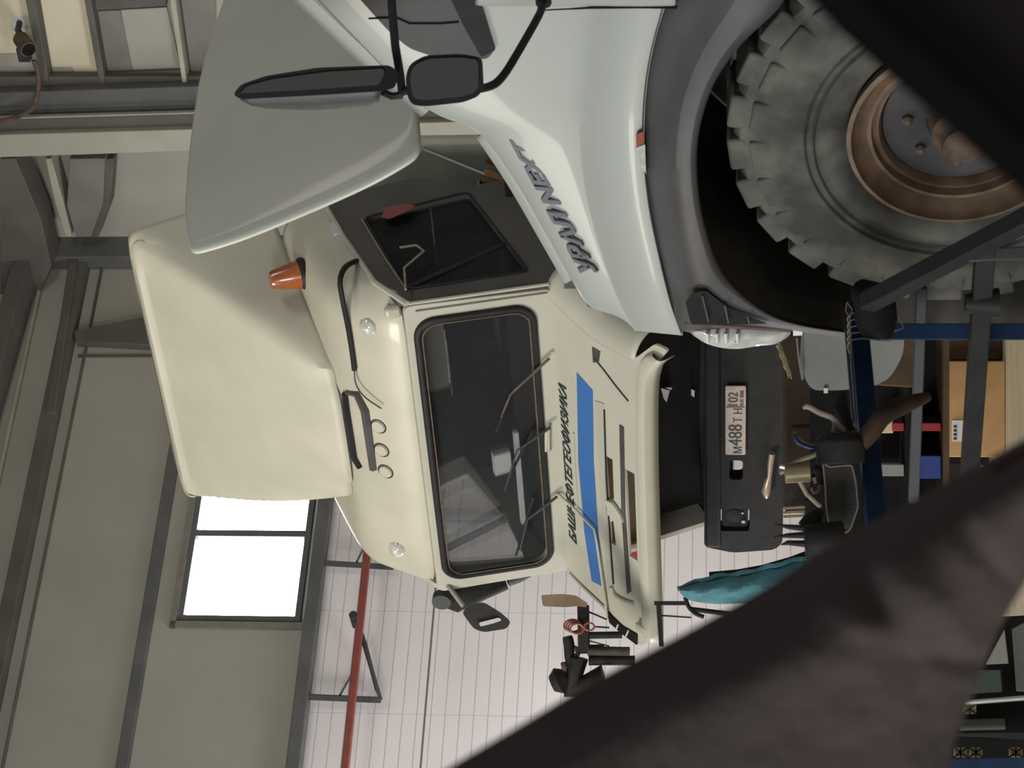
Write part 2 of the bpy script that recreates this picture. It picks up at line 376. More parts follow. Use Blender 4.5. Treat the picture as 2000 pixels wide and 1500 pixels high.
rbox(22, [(235, 19), (326, 14), (354, 137), (259, 137)], .01, .03, 'wlu')
rbox(31, [(-60, -60), (42, -60), (84, 152), (-60, 152)], .0, .02, 'wru')  # lit stretches of wall, their brightness put into the patch colour
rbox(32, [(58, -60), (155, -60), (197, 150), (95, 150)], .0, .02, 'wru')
rbox(33, [(-60, 105), (70, 105), (84, 152), (-60, 152)], .02, .03, 'wlu')
rbox(34, [(88, 132), (140, 132), (150, 146), (196, 147), (200, 164), (95, 164)], .02, .03, 'wlu')
rbox(23, [(322, -60), (334, -60), (366, 172), (357, 172)], .02, .2, 'beige')
rbox(24, [(334, -60), (342, -60), (374, 172), (366, 172)], .02, .1, 'tst')
rbox(25, [(342, -60), (420, -60), (425, 172), (372, 170)], .01, .03, 'tst2')
# braces in the corner behind the raised hood
rbox(26, [(88, 310), (100, 310), (125, 400), (140, 462), (128, 462), (108, 400)], .05, .3, 'beige')
rbox(27, [(135, 310), (205, 310), (200, 400), (178, 463), (148, 463), (130, 400)], .05, .3, 'tst2')
rbox(28, [(205, 310), (222, 310), (215, 400), (192, 463), (178, 463), (198, 400)], .05, .24, 'tst')
rbox(29, [(0, 310), (30, 310), (80, 430), (100, 520), (0, 760)], .1, .5, 'tst')
# window
def win():
    fr = lambda a, b, c: LW(a, b, -.02 + .09 * c)
    wm = MB(); am = Lx(480, 1046)[0]; t = .06
    wm.poly([(wa0, wz0), (wa1, wz0), (wa1, wz1), (wa0, wz1)], fr, 1, [[(wa0 + t, wz0 + t), (am - t * .7, wz0 + t), (am - t * .7, wz1 - t), (wa0 + t, wz1 - t)], [(am + t * .5, wz0 + t), (wa1 - t, wz0 + t), (wa1 - t, wz1 - t), (am + t * .5, wz1 - t)]])
    o = struct(wm.build('window_1', 'steel', bevel=.008))
    for a, b in ((wa0 + t, am - t * .7), (am + t * .5, wa1 - t)):
        g = MB(); g.box(a, b, -.03, -.02, wz0 + t, wz1 - t, lambda x, y, z: LW(x, z, y)); g.build('pane', M['winglass'], o)
    s = MB(); s.box(wa0 - .09, wa0 - .02, .04, .1, wz0 - .1, wz1 + .06, lambda x, y, z: LW(x, z, y)); s.box(wa0 - .09, wa1 + .09, .04, .1, wz1, wz1 + .07, lambda x, y, z: LW(x, z, y)); s.build('window_frame', 'greyb', o)
    # overcast sky seen through the panes
    k = MB(); k.box(wa0 - 1.2, wa1 + 1.2, -.9, -.85, wz0 - 1.2, wz1 + 1.2, lambda x, y, z: LW(x, z, y)); struct(k.build('sky_backdrop', M['sky']))
win()
# pipes and brackets on the left wall
def pipe(name, pts, r, m, label, cat, grp=None, n=8):
    m_ = MB(); m_.tube(pts, r, n); return tag(m_.build(name, m), label, cat, grp)
LP = lambda ix, iy, o: LW(*Lx(ix, iy), o)
rp = thing('hose_boom', LP(720, 1250, .5), 'long red boom pipe running level across the left wall brackets', 'pipe')
m_ = MB(); m_.bar(LP(741, 1050, .55), LP(690, 1560, .55), .075, .075); m_.build('red_pipe', 'redp', rp, bevel=.01)
m_ = MB(); m_.tube(rs([LP(728, 700, .55), LP(738, 900, .55), LP(737, 985, .55), LP(742, 1020, .55), LP(742, 1052, .55)], 14), .03); m_.build('black_hose', 'blk', rp)
m_ = MB(); m_.tube([LP(708, 1247, .6), LP(708, 1252, .4)], .045); m_.tube([LP(712, 1250, .57), LP(728, 1295, .5), LP(747, 1375, .35)], .022); m_.build('pivot_strut', 'dsteel', rp)
for k, (pts, lab) in enumerate(((((640, 1112), (772, 1120), (758, 1066), (700, 1112), (730, 1080)), 'black angle bracket on the left wall close to the cab roof'),
                                (((606, 1372), (748, 1378), (720, 1278), (668, 1370), (702, 1336)), 'black angle bracket on the left wall farthest from the cab'))):
    b = thing('wall_bracket', LP(*pts[1], .1), lab, 'bracket', 'angle brackets below the wall rail')
    m_ = MB(); m_.bar(LP(*pts[0], .15), LP(*pts[1], .15), .055, .055); m_.build('upright', 'dsteel', b)
    m_ = MB(); m_.bar(LP(*pts[1], .15), LP(*pts[2], .45), .035, .035); m_.build('arm', 'dsteel', b)
    m_ = MB(); m_.bar(LP(*pts[3], .15), LP(*pts[4], .35), .022, .022); m_.build('brace', 'dsteel', b)
for k, (x, m, r, lab, nm) in enumerate(((1002, 'redp', .03, 'thin red upright pipe on the wall seen through the cab', 'wall_pipe'), (1014, 'steel', .045, 'grey upright pipe beside the red one seen through the cab', 'wall_pipe'), (1026, 'greyb', .02, 'slim pale upright pipe on the wall seen through the cab', 'wall_pipe'))):
    pipe(nm, [LP(780, x, .08), LP(1100, x + 6, .08)], r, m, lab, 'pipe')
# camera-like floodlight with conduit on the right wall
fl = thing('wall_lamp', RW(*Rx(50, 80), .1), 'round-nosed rusty floodlight on the bright right wall, high up', 'lamp')
RP = lambda ix, iy, o: RW(*Rxo(ix, iy, o), o)
m_ = MB(); m_.lathe([(.09, 0), (.10, .02), (.06, .05)], lambda x, y, z: RP(38, 47, .0) + Rd * x + UP * y + Rn * z, 20); m_.build('wall_rose', 'label', fl)
m_ = MB(); m_.tube([RP(38, 45, .05), RP(35, 58, .22), RP(40, 68, .3)], .035); m_.build('arm', 'dsteel', fl)
m_ = MB(); a_, b_ = RP(36, 70, .30), RP(56, 97, .52); m_.tube([a_, a_.lerp(b_, .2), b_], [.05, .085, .09], 18); m_.build('housing', 'hub', fl)
m_ = MB(); m_.tube([b_, b_ + (b_ - a_) * .02], .075, 18); m_.build('lens', 'deep', fl)
m_ = MB(); c_ = RP(48, 108, .30); m_.bar(c_ - Rd * .06, c_ + Rd * .1, .1, .13); m_.build('gear_box', 'dsteel', fl, bevel=.01)
m_ = MB(); m_.tube(rs([RP(66, 118, .56), RP(74, 140, .56), RP(74, 175, .56), RP(66, 205, .56), RP(48, 222, .56), RP(15, 234, .56), RP(-30, 240, .56)], 26), .028); m_.build('cable', 'hub', fl)
# ================================================================== wheel maker
def wheel(root, cf, Rr, wd, rim, nl=26, seg=72, side='out'):
    """cf(x, y, depth): x,y in the wheel plane, depth from the outer sidewall inwards"""
    m_ = MB(); ri = rim
    prof = [(ri, .05), (ri + .02, .015), (ri + .07, -.005), (Rr - .16, -.012), (Rr - .10, -.004), (Rr - .035, .016), (Rr - .018, .045), (Rr - .02, wd / 2), (Rr - .025, wd - .05), (Rr - .05, wd - .02), (Rr - .12, wd), (ri, wd - .04)]
    m_.lathe(prof, cf, seg, cap=False); ty = m_.build('tyre', 'rubber', root)
    m_ = MB()
    for k in range(nl):
        for sgn in (0, 1):
            a = 2 * math.pi * (k + .5 * sgn) / nl; ca, sa = math.cos(a), math.sin(a)
            def fr(t, r, d): return cf(r * ca - t * sa, r * sa + t * ca, d)
            if sgn == 0: m_.box(-.052, .052, Rr - .055, Rr, .012, wd * .45, fr)
            else: m_.box(-.052, .052, Rr - .05, Rr, wd * .5, wd - .01, fr)
            if sgn == 0: m_.box(-.05, .05, Rr - .145, Rr - .06, -.006, .02, fr)
    m_.build('tread_lugs', 'rubber', ty, bevel=.008)
    m_ = MB()
    for rr in (Rr - .205, ri + .10): m_.lathe([(rr - .006, -.006), (rr, -.020), (rr + .006, -.006)], cf, seg, cap=False)
    m_.build('sidewall_ribs', 'rubber', ty)
    m_ = MB(); m_.lathe([(ri + .005, .03), (ri + .012, -.005), (ri, -.01), (ri - .006, .02), (ri - .03, .045), (ri - .045, .03), (ri - .055, .03), (ri - .06, .055), (ri - .075, .045), (ri - .085, .07), (ri - .09, .16)], cf, seg, cap=False); rm = m_.build('rim', 'rust', root)
    m_ = MB(); m_.lathe([(ri - .088, .07), (ri - .10, .10), (ri - .16, .09), (ri - .2, .07), (.03, .07)], cf, 48); m_.build('disc', 'rimd', rm)
    m_ = MB(); m_.lathe([(.085, .075), (.08, .0), (.06, -.02), (.055, -.05), (.02, -.055)], cf, 24); hb = m_.build('hub', 'hub', root)
    for k in range(8):
        a = 2 * math.pi * k / 8; m_ = MB(); m_.lathe([(.016, .075), (.016, .058), (.008, .05)], lambda x, y, z, a=a: cf(x + .14 * math.cos(a), y + .14 * math.sin(a), z), 6)
        m_.build('wheel_nut', 'hub', rm)
    return ty
# ================================================================== the near truck (bonnet up)
ur = thing('truck', WO, 'large pale grey-white truck at right, bonnet raised, big off-road wheel', 'truck')
N = 40
topP = rs([(560, -60), (715, 100), (830, 212), (930, 256), (1000, 345), (1060, 447), (1115, 545), (1150, 600), (1180, 607), (1222, 612)], N)
crP = rs([(1170, -60), (1150, 50), (1137, 180), (1137, 300), (1150, 400), (1180, 510), (1210, 590), (1240, 645)], N)
boP = rs([(1318, -60), (1295, 15), (1270, 110), (1258, 200), (1257, 290), (1268, 400), (1288, 500), (1310, 590), (1332, 654)], N)
def mix(a, b, t): return [p.lerp(q, t) for p, q in zip(a, b)]
rows = [(topP, .10), (mix(topP, crP, .12), .06), (mix(topP, crP, .5), .028), (mix(topP, crP, .85), .009), (crP, .0), (mix(crP, boP, .12), .012), (mix(crP, boP, .5), .026), (mix(crP, boP, .85), .02), (boP, .0), (boP, .05)]
G = []
for P, r in rows:
    G.append([Ux(p.x, p.y, r + (.03 * max(0, (j / (N - 1) - .8) / .2) ** 2)) for j, p in enumerate(P)])
m_ = MB(); m_.grid(G); fen = m_.build('fender', 'ural', ur, solid=.006, subd=1)
fr_ = MB()   # front end of the wing, turning inwards to the headlight
ec = [g[-1] for g in G]; fr_.grid([[p + R_ * (k * .05) + F_ * (.035 * math.sin(k * .5)) for p in ec] for k in range(5)]); fr_.build('fender_nose', 'ural', ur, solid=.004)
# rail the bonnet closes on
lp = rs([(940, 262), (1000, 352), (1060, 455), (1113, 548)], 20)
m_ = MB(); m_.grid([[Ux(p.x + dx, p.y - dy, r) for p in lp] for dx, dy, r in ((16, 8, .10), (3, 1, .115), (-8, -5, .13), (-8, -5, .2))]); m_.build('bonnet_rail', 'ural', ur, solid=.008)
m_ = MB(); m_.poly([(0, 0), (.05, 0), (.05, .06), (0, .06)], lambda a, b, c: Ux(1100, 540, .13) + F_ * (a) + UP * (-b) + R_ * c, .03); m_.build('latch_plate', 'trim', ur)
# A-pillar strip, dark cowl trim
st = [(585, -20), (690, 80), (770, 150), (840, 212)]
m_ = MB(); q = rs(st, 14); m_.grid([[Ux(p.x + dx, p.y - dx * .9, r) for p in q] for dx, r in ((-16, .24), (-6, .2), (4, .19), (14, .2), (26, .16))]); m_.build('pillar_strip', 'ural', ur, solid=.01)
cw = rpoly([(668, -40), (760, 62), (800, 95), (850, 112), (952, 116), (966, 98), (935, 0), (928, -40)], 14)
m_ = MB(); m_.poly([(a, b) for a, b in cw], lambda a, b, c: Ux(a, b, .07 - .05 * c), 1); ct = m_.build('cowl_trim', 'trim', ur, bevel=.004)
m_ = MB(); m_.poly([(862, -40), (905, 50), (940, 112), (966, 99), (936, 0), (928, -40)], lambda a, b, c: Ux(a, b, .02 - .015 * c), 1); m_.build('trim_edge', 'blk', ct)
m_ = MB(); m_.tube([Ux(720, 36, .018), Ux(750, 35, .018), Ux(773, 34, .018), Ux(800, 46, .018), Ux(860, 46, .018), Ux(896, 43, .018)], .0025); m_.build('trim_seam', 'deep', ct)
# door edge
m_ = MB(); m_.grid([[Ux(x, y, r) for x in (925, 1000, 1080, 1150, 1220, 1290, 1322)] for y, r in ((12, .03), (10, .0), (4, -.012), (-50, -.016), (-120, -.016))]); m_.build('door', 'ural', ur, solid=.006, subd=1)
m_ = MB(); m_.tube([Ux(925, 18, .036), Ux(1000, 19, .022), Ux(1060, 19, .010), Ux(1150, 15, .0), Ux(1250, 14, .012), Ux(1322, 15, .0)], .0035, 6); m_.build('door_gap', 'deep', ur)
# inner wall behind the wing so the engine bay is closed
m_ = MB(); m_.poly([(s_.x, s_.y) for s_ in ([topP[k] for k in range(12, N)] + [boP[k] for k in range(N - 1, 11, -1)])], lambda a, b, c: Ux(a, b, .2 + .02 * c), 1); m_.build('inner_wing', 'deep', ur)
# flare (grey plastic arch)
oP = rs([(1330, -40), (1298, 15), (1272, 110), (1260, 200), (1259, 290), (1270, 400), (1290, 500), (1312, 590), (1334, 648), (1420, 640), (1520, 642), (1600, 652), (1662, 660)], 60)
iP = rs([(1545, -30), (1520, 15), (1450, 82), (1400, 150), (1374, 215), (1361, 280), (1361, 350), (1372, 425), (1400, 510), (1440, 565), (1500, 612), (1570, 636), (1662, 650)], 60)
ridge = mix(oP, iP, .42)
m_ = MB(); m_.grid([[Ux(p.x, p.y, r) for p in P] for P, r in ((oP, .03), (mix(oP, iP, .1), .0), (mix(oP, iP, .4), -.035), (mix(oP, iP, .55), -.07), (mix(oP, iP, .92), -.085), (iP, -.075), (iP, .02))]); fl_ = m_.build('wheel_arch', 'gp', ur, solid=.006, subd=1)
# vent recess with slats
vp = rpoly([(1338, 590), (1352, 573), (1378, 567), (1425, 603), (1500, 632), (1440, 634), (1350, 634)], 6)
m_ = MB(); m_.poly(vp, lambda a, b, c: Ux(a, b, -.075 - .012 * c), 1); vt = m_.build('side_vent', 'blk2', fl_)
for q0, q1 in (((1372, 577), (1384, 628)), ((1416, 596), (1423, 630)), ((1460, 617), (1464, 632))):
    m_ = MB(); m_.tube([Ux(*q0, -.095), Ux(*q1, -.095)], .0028); m_.build('vent_slat', 'gp', vt) if False else m_.build('vent_slat', 'gp', fl_)
# side marker
m_ = MB(); m_.poly([(1242, 262), (1258, 256), (1259, 280), (1243, 288)], lambda a, b, c: Ux(a, b, .01 - .02 * c), 1); mk = m_.build('side_marker', 'orangeR', ur, bevel=.002)
m_ = MB(); m_.poly([(1241, 289), (1260, 281), (1262, 340), (1252, 325)], lambda a, b, c: Ux(a, b, .01 - .018 * c), 1); m_.build('marker_lens', 'lens', mk, bevel=.002)
# headlight
hl = [(1332, 634), (1345, 655), (1365, 668), (1400, 678), (1440, 681), (1490, 674), (1530, 670), (1547, 660), (1548, 648), (1530, 643), (1430, 638)]
m_ = MB(); pts = rs(hl + [hl[0]], 40)[:-1]; cen = sum((Ux(p.x, p.y, .03) for p in pts), V((0, 0, 0))) / len(pts)
rings = []
for t, off in ((1, .16), (1, .05), (.96, .01), (.8, -.012), (.45, -.022), (.05, -.026)):
    rings.append([cen + (Ux(p.x, p.y, .03) - cen) * t + R_ * (off) + (F_ * .05 * (off < .0)) * 0 for p in pts])
rings = [r + [r[0]] for r in rings]
m_.grid(rings); hd = m_.build('headlight', 'lens', ur)
m_ = MB()
for ix in (1382, 1400, 1418, 1440): m_.tube([Ux(ix, 650, -.002), Ux(ix + 2, 668, -.002)], .006, 6)
m_.build('lamp_reflector', 'chromel', hd)
m_ = MB(); m_.tube([Ux(1336, 632, .0), Ux(1430, 637, -.005), Ux(1545, 645, .0)], .007); m_.build('lamp_bezel', 'hub', hd)
m_ = MB(); m_.poly([(1549, 642), (1567, 643), (1567, 655), (1549, 656)], lambda a, b, c: Ux(a, b, .0 + .03 * c), 1); m_.build('bumper_clip', 'label', ur)
# lettering on the wing
lo = Ux(1153, 531, .008); t0 = (Ux(1012, 290, .008) - lo); Lx_ = t0.length; tx = t0.normalized(); ty = tx.cross(R_).normalized()
if ty.z < 0: ty = -ty
def lfr(x, y, z): return lo + tx * x + ty * (y - .022) - R_ * (z - .0) + R_ * (.040 * (x / Lx_))
m_ = MB(); text_mb('УРАЛ NEXT', .1, lambda x, y, z: lfr(x, y, z + .004), width=Lx_ * 1.03, height=.048, ext=.008, shear=.35, mb=m_, bold=.0035); tb = m_.build('badge_letters', 'chrome', ur, smooth=0)
m_ = MB(); text_mb('УРАЛ NEXT', .1, lambda x, y, z: lfr(x - .0035, y - .003, z), width=Lx_ * 1.04, height=.053, ext=.004, shear=.35, mb=m_, bold=.005); m_.build('badge_edge', 'ink', tb, smooth=0)
# bonnet, raised
B = math.radians(66); Dh = F_ * math.cos(B) + UP * math.sin(B); nh = R_.cross(Dh).normalized()
if nh.dot(V((0, -1, 0))) < 0: nh = -nh
H0 = Ux(822, 288, .16)
def Hp(ix, iy, off=0.): return hit(ix, iy, H0 + nh * off, nh)
l0 = rs([(376, 495), (395, 494), (500, 460), (700, 375), (800, 320), (818, 300), (823, 285)], N)
l1 = rs([(371, 484), (390, 480), (495, 443), (690, 358), (790, 305), (815, 285), (822, 268)], N)
l2 = rs([(362, 445), (378, 436), (470, 395), (650, 310), (770, 245), (808, 232), (818, 222)], N)
l3 = rs([(363, 390), (385, 375), (470, 330), (620, 250), (740, 180), (780, 165), (812, 160)], N)
l4 = rs([(370, 300), (400, 270), (480, 215), (600, 140), (700, 85), (760, 70), (806, 90)], N)
l5 = rs([(388, 165), (410, 140), (480, 90), (570, 30), (660, -10), (720, -20), (790, 20)], N)
l6 = rs([(410, 90), (430, 50), (480, 0), (550, -50), (640, -80), (700, -90), (780, -50)], N)
l7 = rs([(470, -90), (490, -110), (540, -150), (600, -190), (680, -200), (720, -200), (780, -160)], N)
m_ = MB(); m_.grid([[Hp(p.x, p.y, o) for p in L_] for L_, o in ((l0, -.022), (l1, -.018), (l2, -.007), (l3, -.000), (l4, .0), (l5, .012), (l6, .004), (l7, .0))]); hood = m_.build('bonnet', 'hood', ur, solid=.02, subd=1)
m_ = MB()
for q in ([(405, 150), (440, 110), (520, 30), (560, -20)], [(490, 380), (560, 340), (660, 290)]):
    pass
m_.tube([Hp(p.x, p.y, .014) for p in rs([(402, 152), (430, 125), (500, 70), (560, 15)], 12)], .004, 6); m_.build('press_line', 'hood', hood)
# prop rod, engine bay
m_ = MB(); m_.tube([Ux(828, 290, .5), Ux(945, 338, .5)], .005, 6); m_.build('prop_rod', 'steel', ur)
# mirrors
def Mp(ix, iy, Y): return W(ix, iy, Y)
mr = MB(); big = rpoly([(455, 185), (470, 165), (520, 148), (620, 132), (760, 127), (779, 140), (772, 172), (745, 178), (620, 186), (470, 194)], 9)
fm = lambda a, b, c: Mp(a, b, 4.55 + .02 * c)
mr.poly(big, fm, 1); mg = mr.build('main_mirror', 'blk', ur, bevel=.004)
m_ = MB(); m_.poly(rpoly([(468, 183), (482, 168), (530, 155), (640, 140), (748, 134), (752, 142), (740, 166), (620, 174), (480, 182)], 8), lambda a, b, c: Mp(a, b, 4.545 + .004 * c), 1)
gl_ = m_.build('mirror_glass', 'mirror', mg)
back = [rs([(470, 193), (620, 184), (745, 176)], 12), rs([(490, 204), (620, 202), (740, 196)], 12), rs([(520, 210), (620, 212), (720, 204)], 12), rs([(540, 205), (620, 205), (700, 200)], 12)]
m_ = MB(); m_.grid([[Mp(p.x, p.y, y) for p in b] for b, y in zip(back, (4.56, 4.60, 4.66, 4.74))]); m_.build('mirror_shell', 'gp', mg, solid=.006)
sm_ = MB(); sml = rpoly([(792, 150), (800, 125), (830, 108), (900, 105), (942, 112), (945, 170), (935, 188), (905, 200), (830, 208), (805, 205), (795, 188)], 12)
sm_.poly(sml, lambda a, b, c: Mp(a, b, 4.50 + .05 * c), 1); sg = sm_.build('wide_mirror', 'blk', ur, bevel=.006)
m_ = MB(); m_.poly(rpoly([(800, 150), (808, 128), (835, 115), (900, 112), (934, 117), (935, 170), (925, 182), (900, 189), (830, 196), (806, 192)], 10), lambda a, b, c: Mp(a, b, 4.494 + .004 * c), 1); m_.build('mirror_glass', 'mirror', sg)
m_ = MB(); m_.tube([Mp(763, -30, 4.6), Mp(766, 20, 4.6), Mp(772, 90, 4.6), Mp(782, 150, 4.6), Mp(786, 185, 4.6)], .0105, 8); m_.tube([Mp(786, 185, 4.6), Mp(765, 188, 4.6), Mp(748, 180, 4.58)], .009); m_.tube([Mp(786, 180, 4.6), Mp(800, 175, 4.58)], .010); m_.build('mirror_arm', 'blk', ur)
m_ = MB(); m_.tube(rs([Mp(1056, -10, 4.85), Mp(1058, 15, 4.82), Mp(1046, 42, 4.78), Mp(1010, 105, 4.72), Mp(985, 145, 4.68), Mp(965, 165, 4.64), Mp(940, 173, 4.6)], 24), .0105, 8); ar = m_.build('mirror_arm', 'blk', ur)
m_ = MB(); m_.tube([Mp(1060, -20, 4.86), Mp(1062, 8, 4.84)], .02); m_.build('arm_clamp', 'blk2', ar)
# wheel
def wf(x, y, d): return U(x, .02 + d, .62 + y) if False else U(x, .02 + d, .62 + y)
wheel(ur, wf, .62, .36, .292)
# inside of the arch
m_ = MB(); m_.grid([[U(.72 * math.copysign(abs(math.cos(a)) ** .7, math.cos(a)), r, .60 + .80 * math.copysign(abs(math.sin(a)) ** .7, math.sin(a))) for a in [math.radians(-30 + 240 * k / 40) for k in range(41)]] for r in (.0, .3, .85)])
m_.build('arch_liner', 'rubd', ur, solid=.01)
m_ = MB(); m_.box(-.9, .9, .86, .9, .15, 1.35, lambda x, y, z: U(x, y, z)); m_.build('liner_back', 'rubd', ur)
m_ = MB(); m_.box(-.10, .10, .3, .86, .52, .72, U); m_.build('axle', 'castd', ur)
# body behind door (out of frame mostly), bumper
m_ = MB(); m_.box(-2.2, -.47, -.0, .03, .95, 1.35, U); m_.build('door_sill', 'trim', ur)
# ================================================================== the tilted-cab truck
kz = thing('truck', K(0, .35, 0), 'cab-over truck behind, cab tipped forward, grille panel open, blue stripe', 'truck')
T11 = math.tan(math.radians(11.5))
def Wn(a, b, c): return C(a, b * T11 - c, b)        # windscreen plane, c outwards
hole = rrect(-1.0, 1.0, .045, .69, .10)
m_ = MB(); m_.poly(rpoly([(-1.11, -.10), (1.11, -.10), (1.13, .76), (-1.13, .76)], .05), lambda a, b, c: Wn(a, b, c * .04), 1, [hole]); cf_ = m_.build('windscreen_surround', 'kam', kz, bevel=.012)
m_ = MB(); m_.tube([Wn(a, b, .045) for a, b in rrect(-1.015, 1.015, .03, .705, .11, 7)], .022, 8, closed=True); m_.build('rubber_seal', 'blk', cf_)
m_ = MB(); m_.tube([Wn(a, b, .060) for a, b in rrect(-.99, .99, .055, .68, .10, 7)], .005, 6, closed=True); m_.build('seal_bead', 'hub', cf_)
m_ = MB(); m_.poly(rrect(-1.0, 1.0, .04, .69, .1), lambda a, b, c: Wn(a, b, .015 + .005 * c), 1); m_.build('windscreen', M['glass'], kz)
# rain gutter lines on the A-pillars
m_ = MB(); m_.tube([Wn(1.135, b, .02) for b in (-.08, .2, .5, .74)], .012, 6); m_.tube([Wn(1.09, b, .05) for b in (-.06, .2, .5, .70)], .006, 6); m_.build('pillar_bead', 'kam', kz)
# sides with door windows
for sx in (1, -1):
    fr = lambda a, b, c, sx=sx: C(sx * (1.10 + .04 * c), a, b)
    wh = [(.13, -.02), (1.10, .02), (1.12, .70), (.26, .70)] if sx > 0 else [(.17, .14), (.586, .13), (1.14, .21), (1.08, .48), (.49, .626), (.32, .605)]
    m_ = MB(); m_.poly(rpoly([(.0, -1.15), (1.16, -1.15), (1.18, -.05), (1.45, .25), (1.45, .86), (.42, .86), (.15, .76), (-.02, -.1)], .05), fr, 1, [rpoly(wh, .04)])
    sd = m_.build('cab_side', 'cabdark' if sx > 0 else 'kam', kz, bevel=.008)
    m_ = MB(); m_.poly(wh, lambda a, b, c, sx=sx: C(sx * (1.11 + .004 * c), a, b), 1); m_.build('door_window', M['glass'], kz)
    m_ = MB(); m_.bar(C(sx * 1.11, .50 if sx > 0 else .586, .0 if sx > 0 else .13), C(sx * 1.11, .30 if sx > 0 else .47, .70 if sx > 0 else .60), .035); m_.build('quarter_bar', 'tubeg', sd)
m_ = MB(); m_.tube([C(1.145, a, b) for a, b in rpoly([(.13, -.02), (1.12, .02), (1.12, .70), (.26, .70)], .05)], .008, 6, closed=True); m_.build('window_bead', 'tubeg', kz)
m_ = MB(); m_.tube([C(1.155, .10, .74), C(1.155, .40, .85), C(1.155, 1.0, .885), C(1.155, 1.45, .885)], .018, 6); m_.build('rain_gutter', 'kam', kz)
m_ = MB(); m_.tube([C(1.15, .25, .70), C(1.15, .62, .715), C(1.15, 1.1, .72)], .007, 6); m_.build('door_top_bead', 'visor', kz)
m_ = MB(); m_.box(1.13, 1.17, .98, 1.12, .87, .93, C); m_.build('gutter_clip', 'chromel', kz, bevel=.004)
m_ = MB(); m_.box(-1.1, 1.1, 1.41, 1.45, .2, .9, C); m_.box(-1.1, 1.1, 1.14, 1.18, -1.15, .25, C); m_.build('cab_back', 'deep', kz)
m_ = MB(); m_.box(-1.08, 1.08, .06, 1.15, -1.15, -1.1, C); m_.box(-.98, 1.08, .06, .10, -1.12, -.08, C); m_.build('cab_floor', 'deep', kz)
m_ = MB(); m_.poly([(.08, -.30), (.62, -.30), (.55, .0), (.35, .08), (.08, .03)], lambda a, b, c: C(-.98 + 2.06 * c, a, b), 1); m_.build('dashboard', 'seat', kz, bevel=.02)
for x0, x1 in ((.25, .85), (-.85, -.25), (-.2, .2)):
    m_ = MB(); m_.box(x0, x1, .95, 1.12, -.4, .42 if x0 != -.2 else .25, C); m_.box(x0, x1, .6, 1.1, -.5, -.3, C); m_.build('seat', 'seat', kz, bevel=.06)
m_ = MB(); m_.tube([C(.55 + .22 * math.cos(a), .62 + .08 * math.sin(a), .06 + .21 * math.sin(a)) for a in [2 * math.pi * k / 28 for k in range(28)]], .014, 6, closed=True); m_.bar(C(.34, .6, .06), C(.76, .6, .06), .03); m_.build('steering_wheel', 'blk', kz)
m_ = MB(); m_.poly([(.37, .50), (.96, .50), (.96, .66), (.37, .66)], lambda a, b, c: C(a, .25 + .015 * c, b), 1); m_.build('sun_visor', 'visor', kz, bevel=.006)
m_ = MB(); m_.box(-.32, -.16, .13, .18, .19, .30, C); m_.box(-.75, .0, .10, .13, .135, .165, C); m_.build('dash_papers', 'label', kz)
# roof with domed front
def roofz(x, t):
    prof = [(.15, .75), (.20, .85), (.29, .945), (.38, 1.04), (.46, 1.12), (.62, 1.15), (.9, 1.16), (1.2, 1.17), (1.45, 1.17)]
    y, z = prof[t]; e = max(0., (abs(x) - .94) / .21); drop = (1 - math.sqrt(max(0, 1 - min(1, e) ** 2)))
    base = .75 + .11 * min(1, t / 3.)
    return y + .10 * e * e * (t < 5), z + (base - z) * drop
xs = [-1.15, -1.148, -1.14, -1.12, -1.08, -1.02, -.94, -.86, -.6, -.3, 0, .3, .6, .86, .94, 1.02, 1.08, 1.12, 1.14, 1.148, 1.15]
m_ = MB(); m_.grid([[C(x, *roofz(x, t)) for x in xs] for t in range(9)]); rf = m_.build('roof', 'roofp', kz, solid=.012, subd=1)
def roofpt(ix, iy, lift=0.):   # where the picture ray meets the sloping roof face
    P = hit(ix, iy, C(0, .38, 1.04), (C(0, .38, 1.04) - C(0, .29, .945)).cross(ka)); return P + cup * (.01 + lift)
m_ = MB(); hp = [(672, 768), (683, 764), (699, 766), (722, 800), (726, 830), (740, 915), (736, 924), (724, 922), (716, 855), (708, 815), (684, 772), (684, 790), (698, 890), (712, 912), (704, 914), (694, 903)]
for a, b in (((676, 772), (700, 905)), ):
    pass
m_.tube([roofpt(*p) for p in [(676, 768), (680, 800), (688, 850), (695, 895), (706, 912)]], .020, 6); m_.build('hatch_seal', 'blk', rf)
m_ = MB(); m_.tube([roofpt(*p) for p in [(678, 766), (700, 768), (716, 800), (722, 840), (732, 915)]], [.012, .026, .030, .030, .026], 6); m_.build('hatch_edge', 'gp', rf)
for p in ((742, 832), (748, 878), (756, 920)):
    m_ = MB(); c0 = roofpt(*p); nn = (C(0, .38, 1.04) - C(0, .29, .945)).cross(ka).normalized(); nn = nn if nn.z > 0 else -nn
    disc(m_, c0 + nn * -.004, nn, .048, .016, 20, .040); m_.build('roof_button', 'roofp', kz)
    m_ = MB(); disc(m_, c0 + nn * -.006, nn, .055, .006, 20); m_.build('button_ring', 'tubeg', rf)
for p in ((722, 636), (778, 1070)):
    c0 = Cy(*p, .30); m_ = MB(); m_.lathe([(.06, -.02), (.058, .02), (.04, .045), (.01, .055)], lambda x, y, z, c0=c0: c0 + ka * x + cup * y - cbk * z, 16); ml = m_.build('roof_marker', 'lens', kz)
m_ = MB(); m_.box(1.02, 1.10, .17, .22, .76, .86, C); m_.build('corner_bracket', 'roofp', kz, bevel=.02)
m_ = MB(); q = rs([Cy(712, 508, .75), Cy(690, 512, .6), Cy(672, 525, .5), Cy(664, 550, .42), Cy(670, 590, .38), Cy(680, 640, .36), Cy(688, 690, .36), Cy(692, 722, .36)], 26); m_.tube(q, .017); m_.build('roof_hose', 'blk', kz)
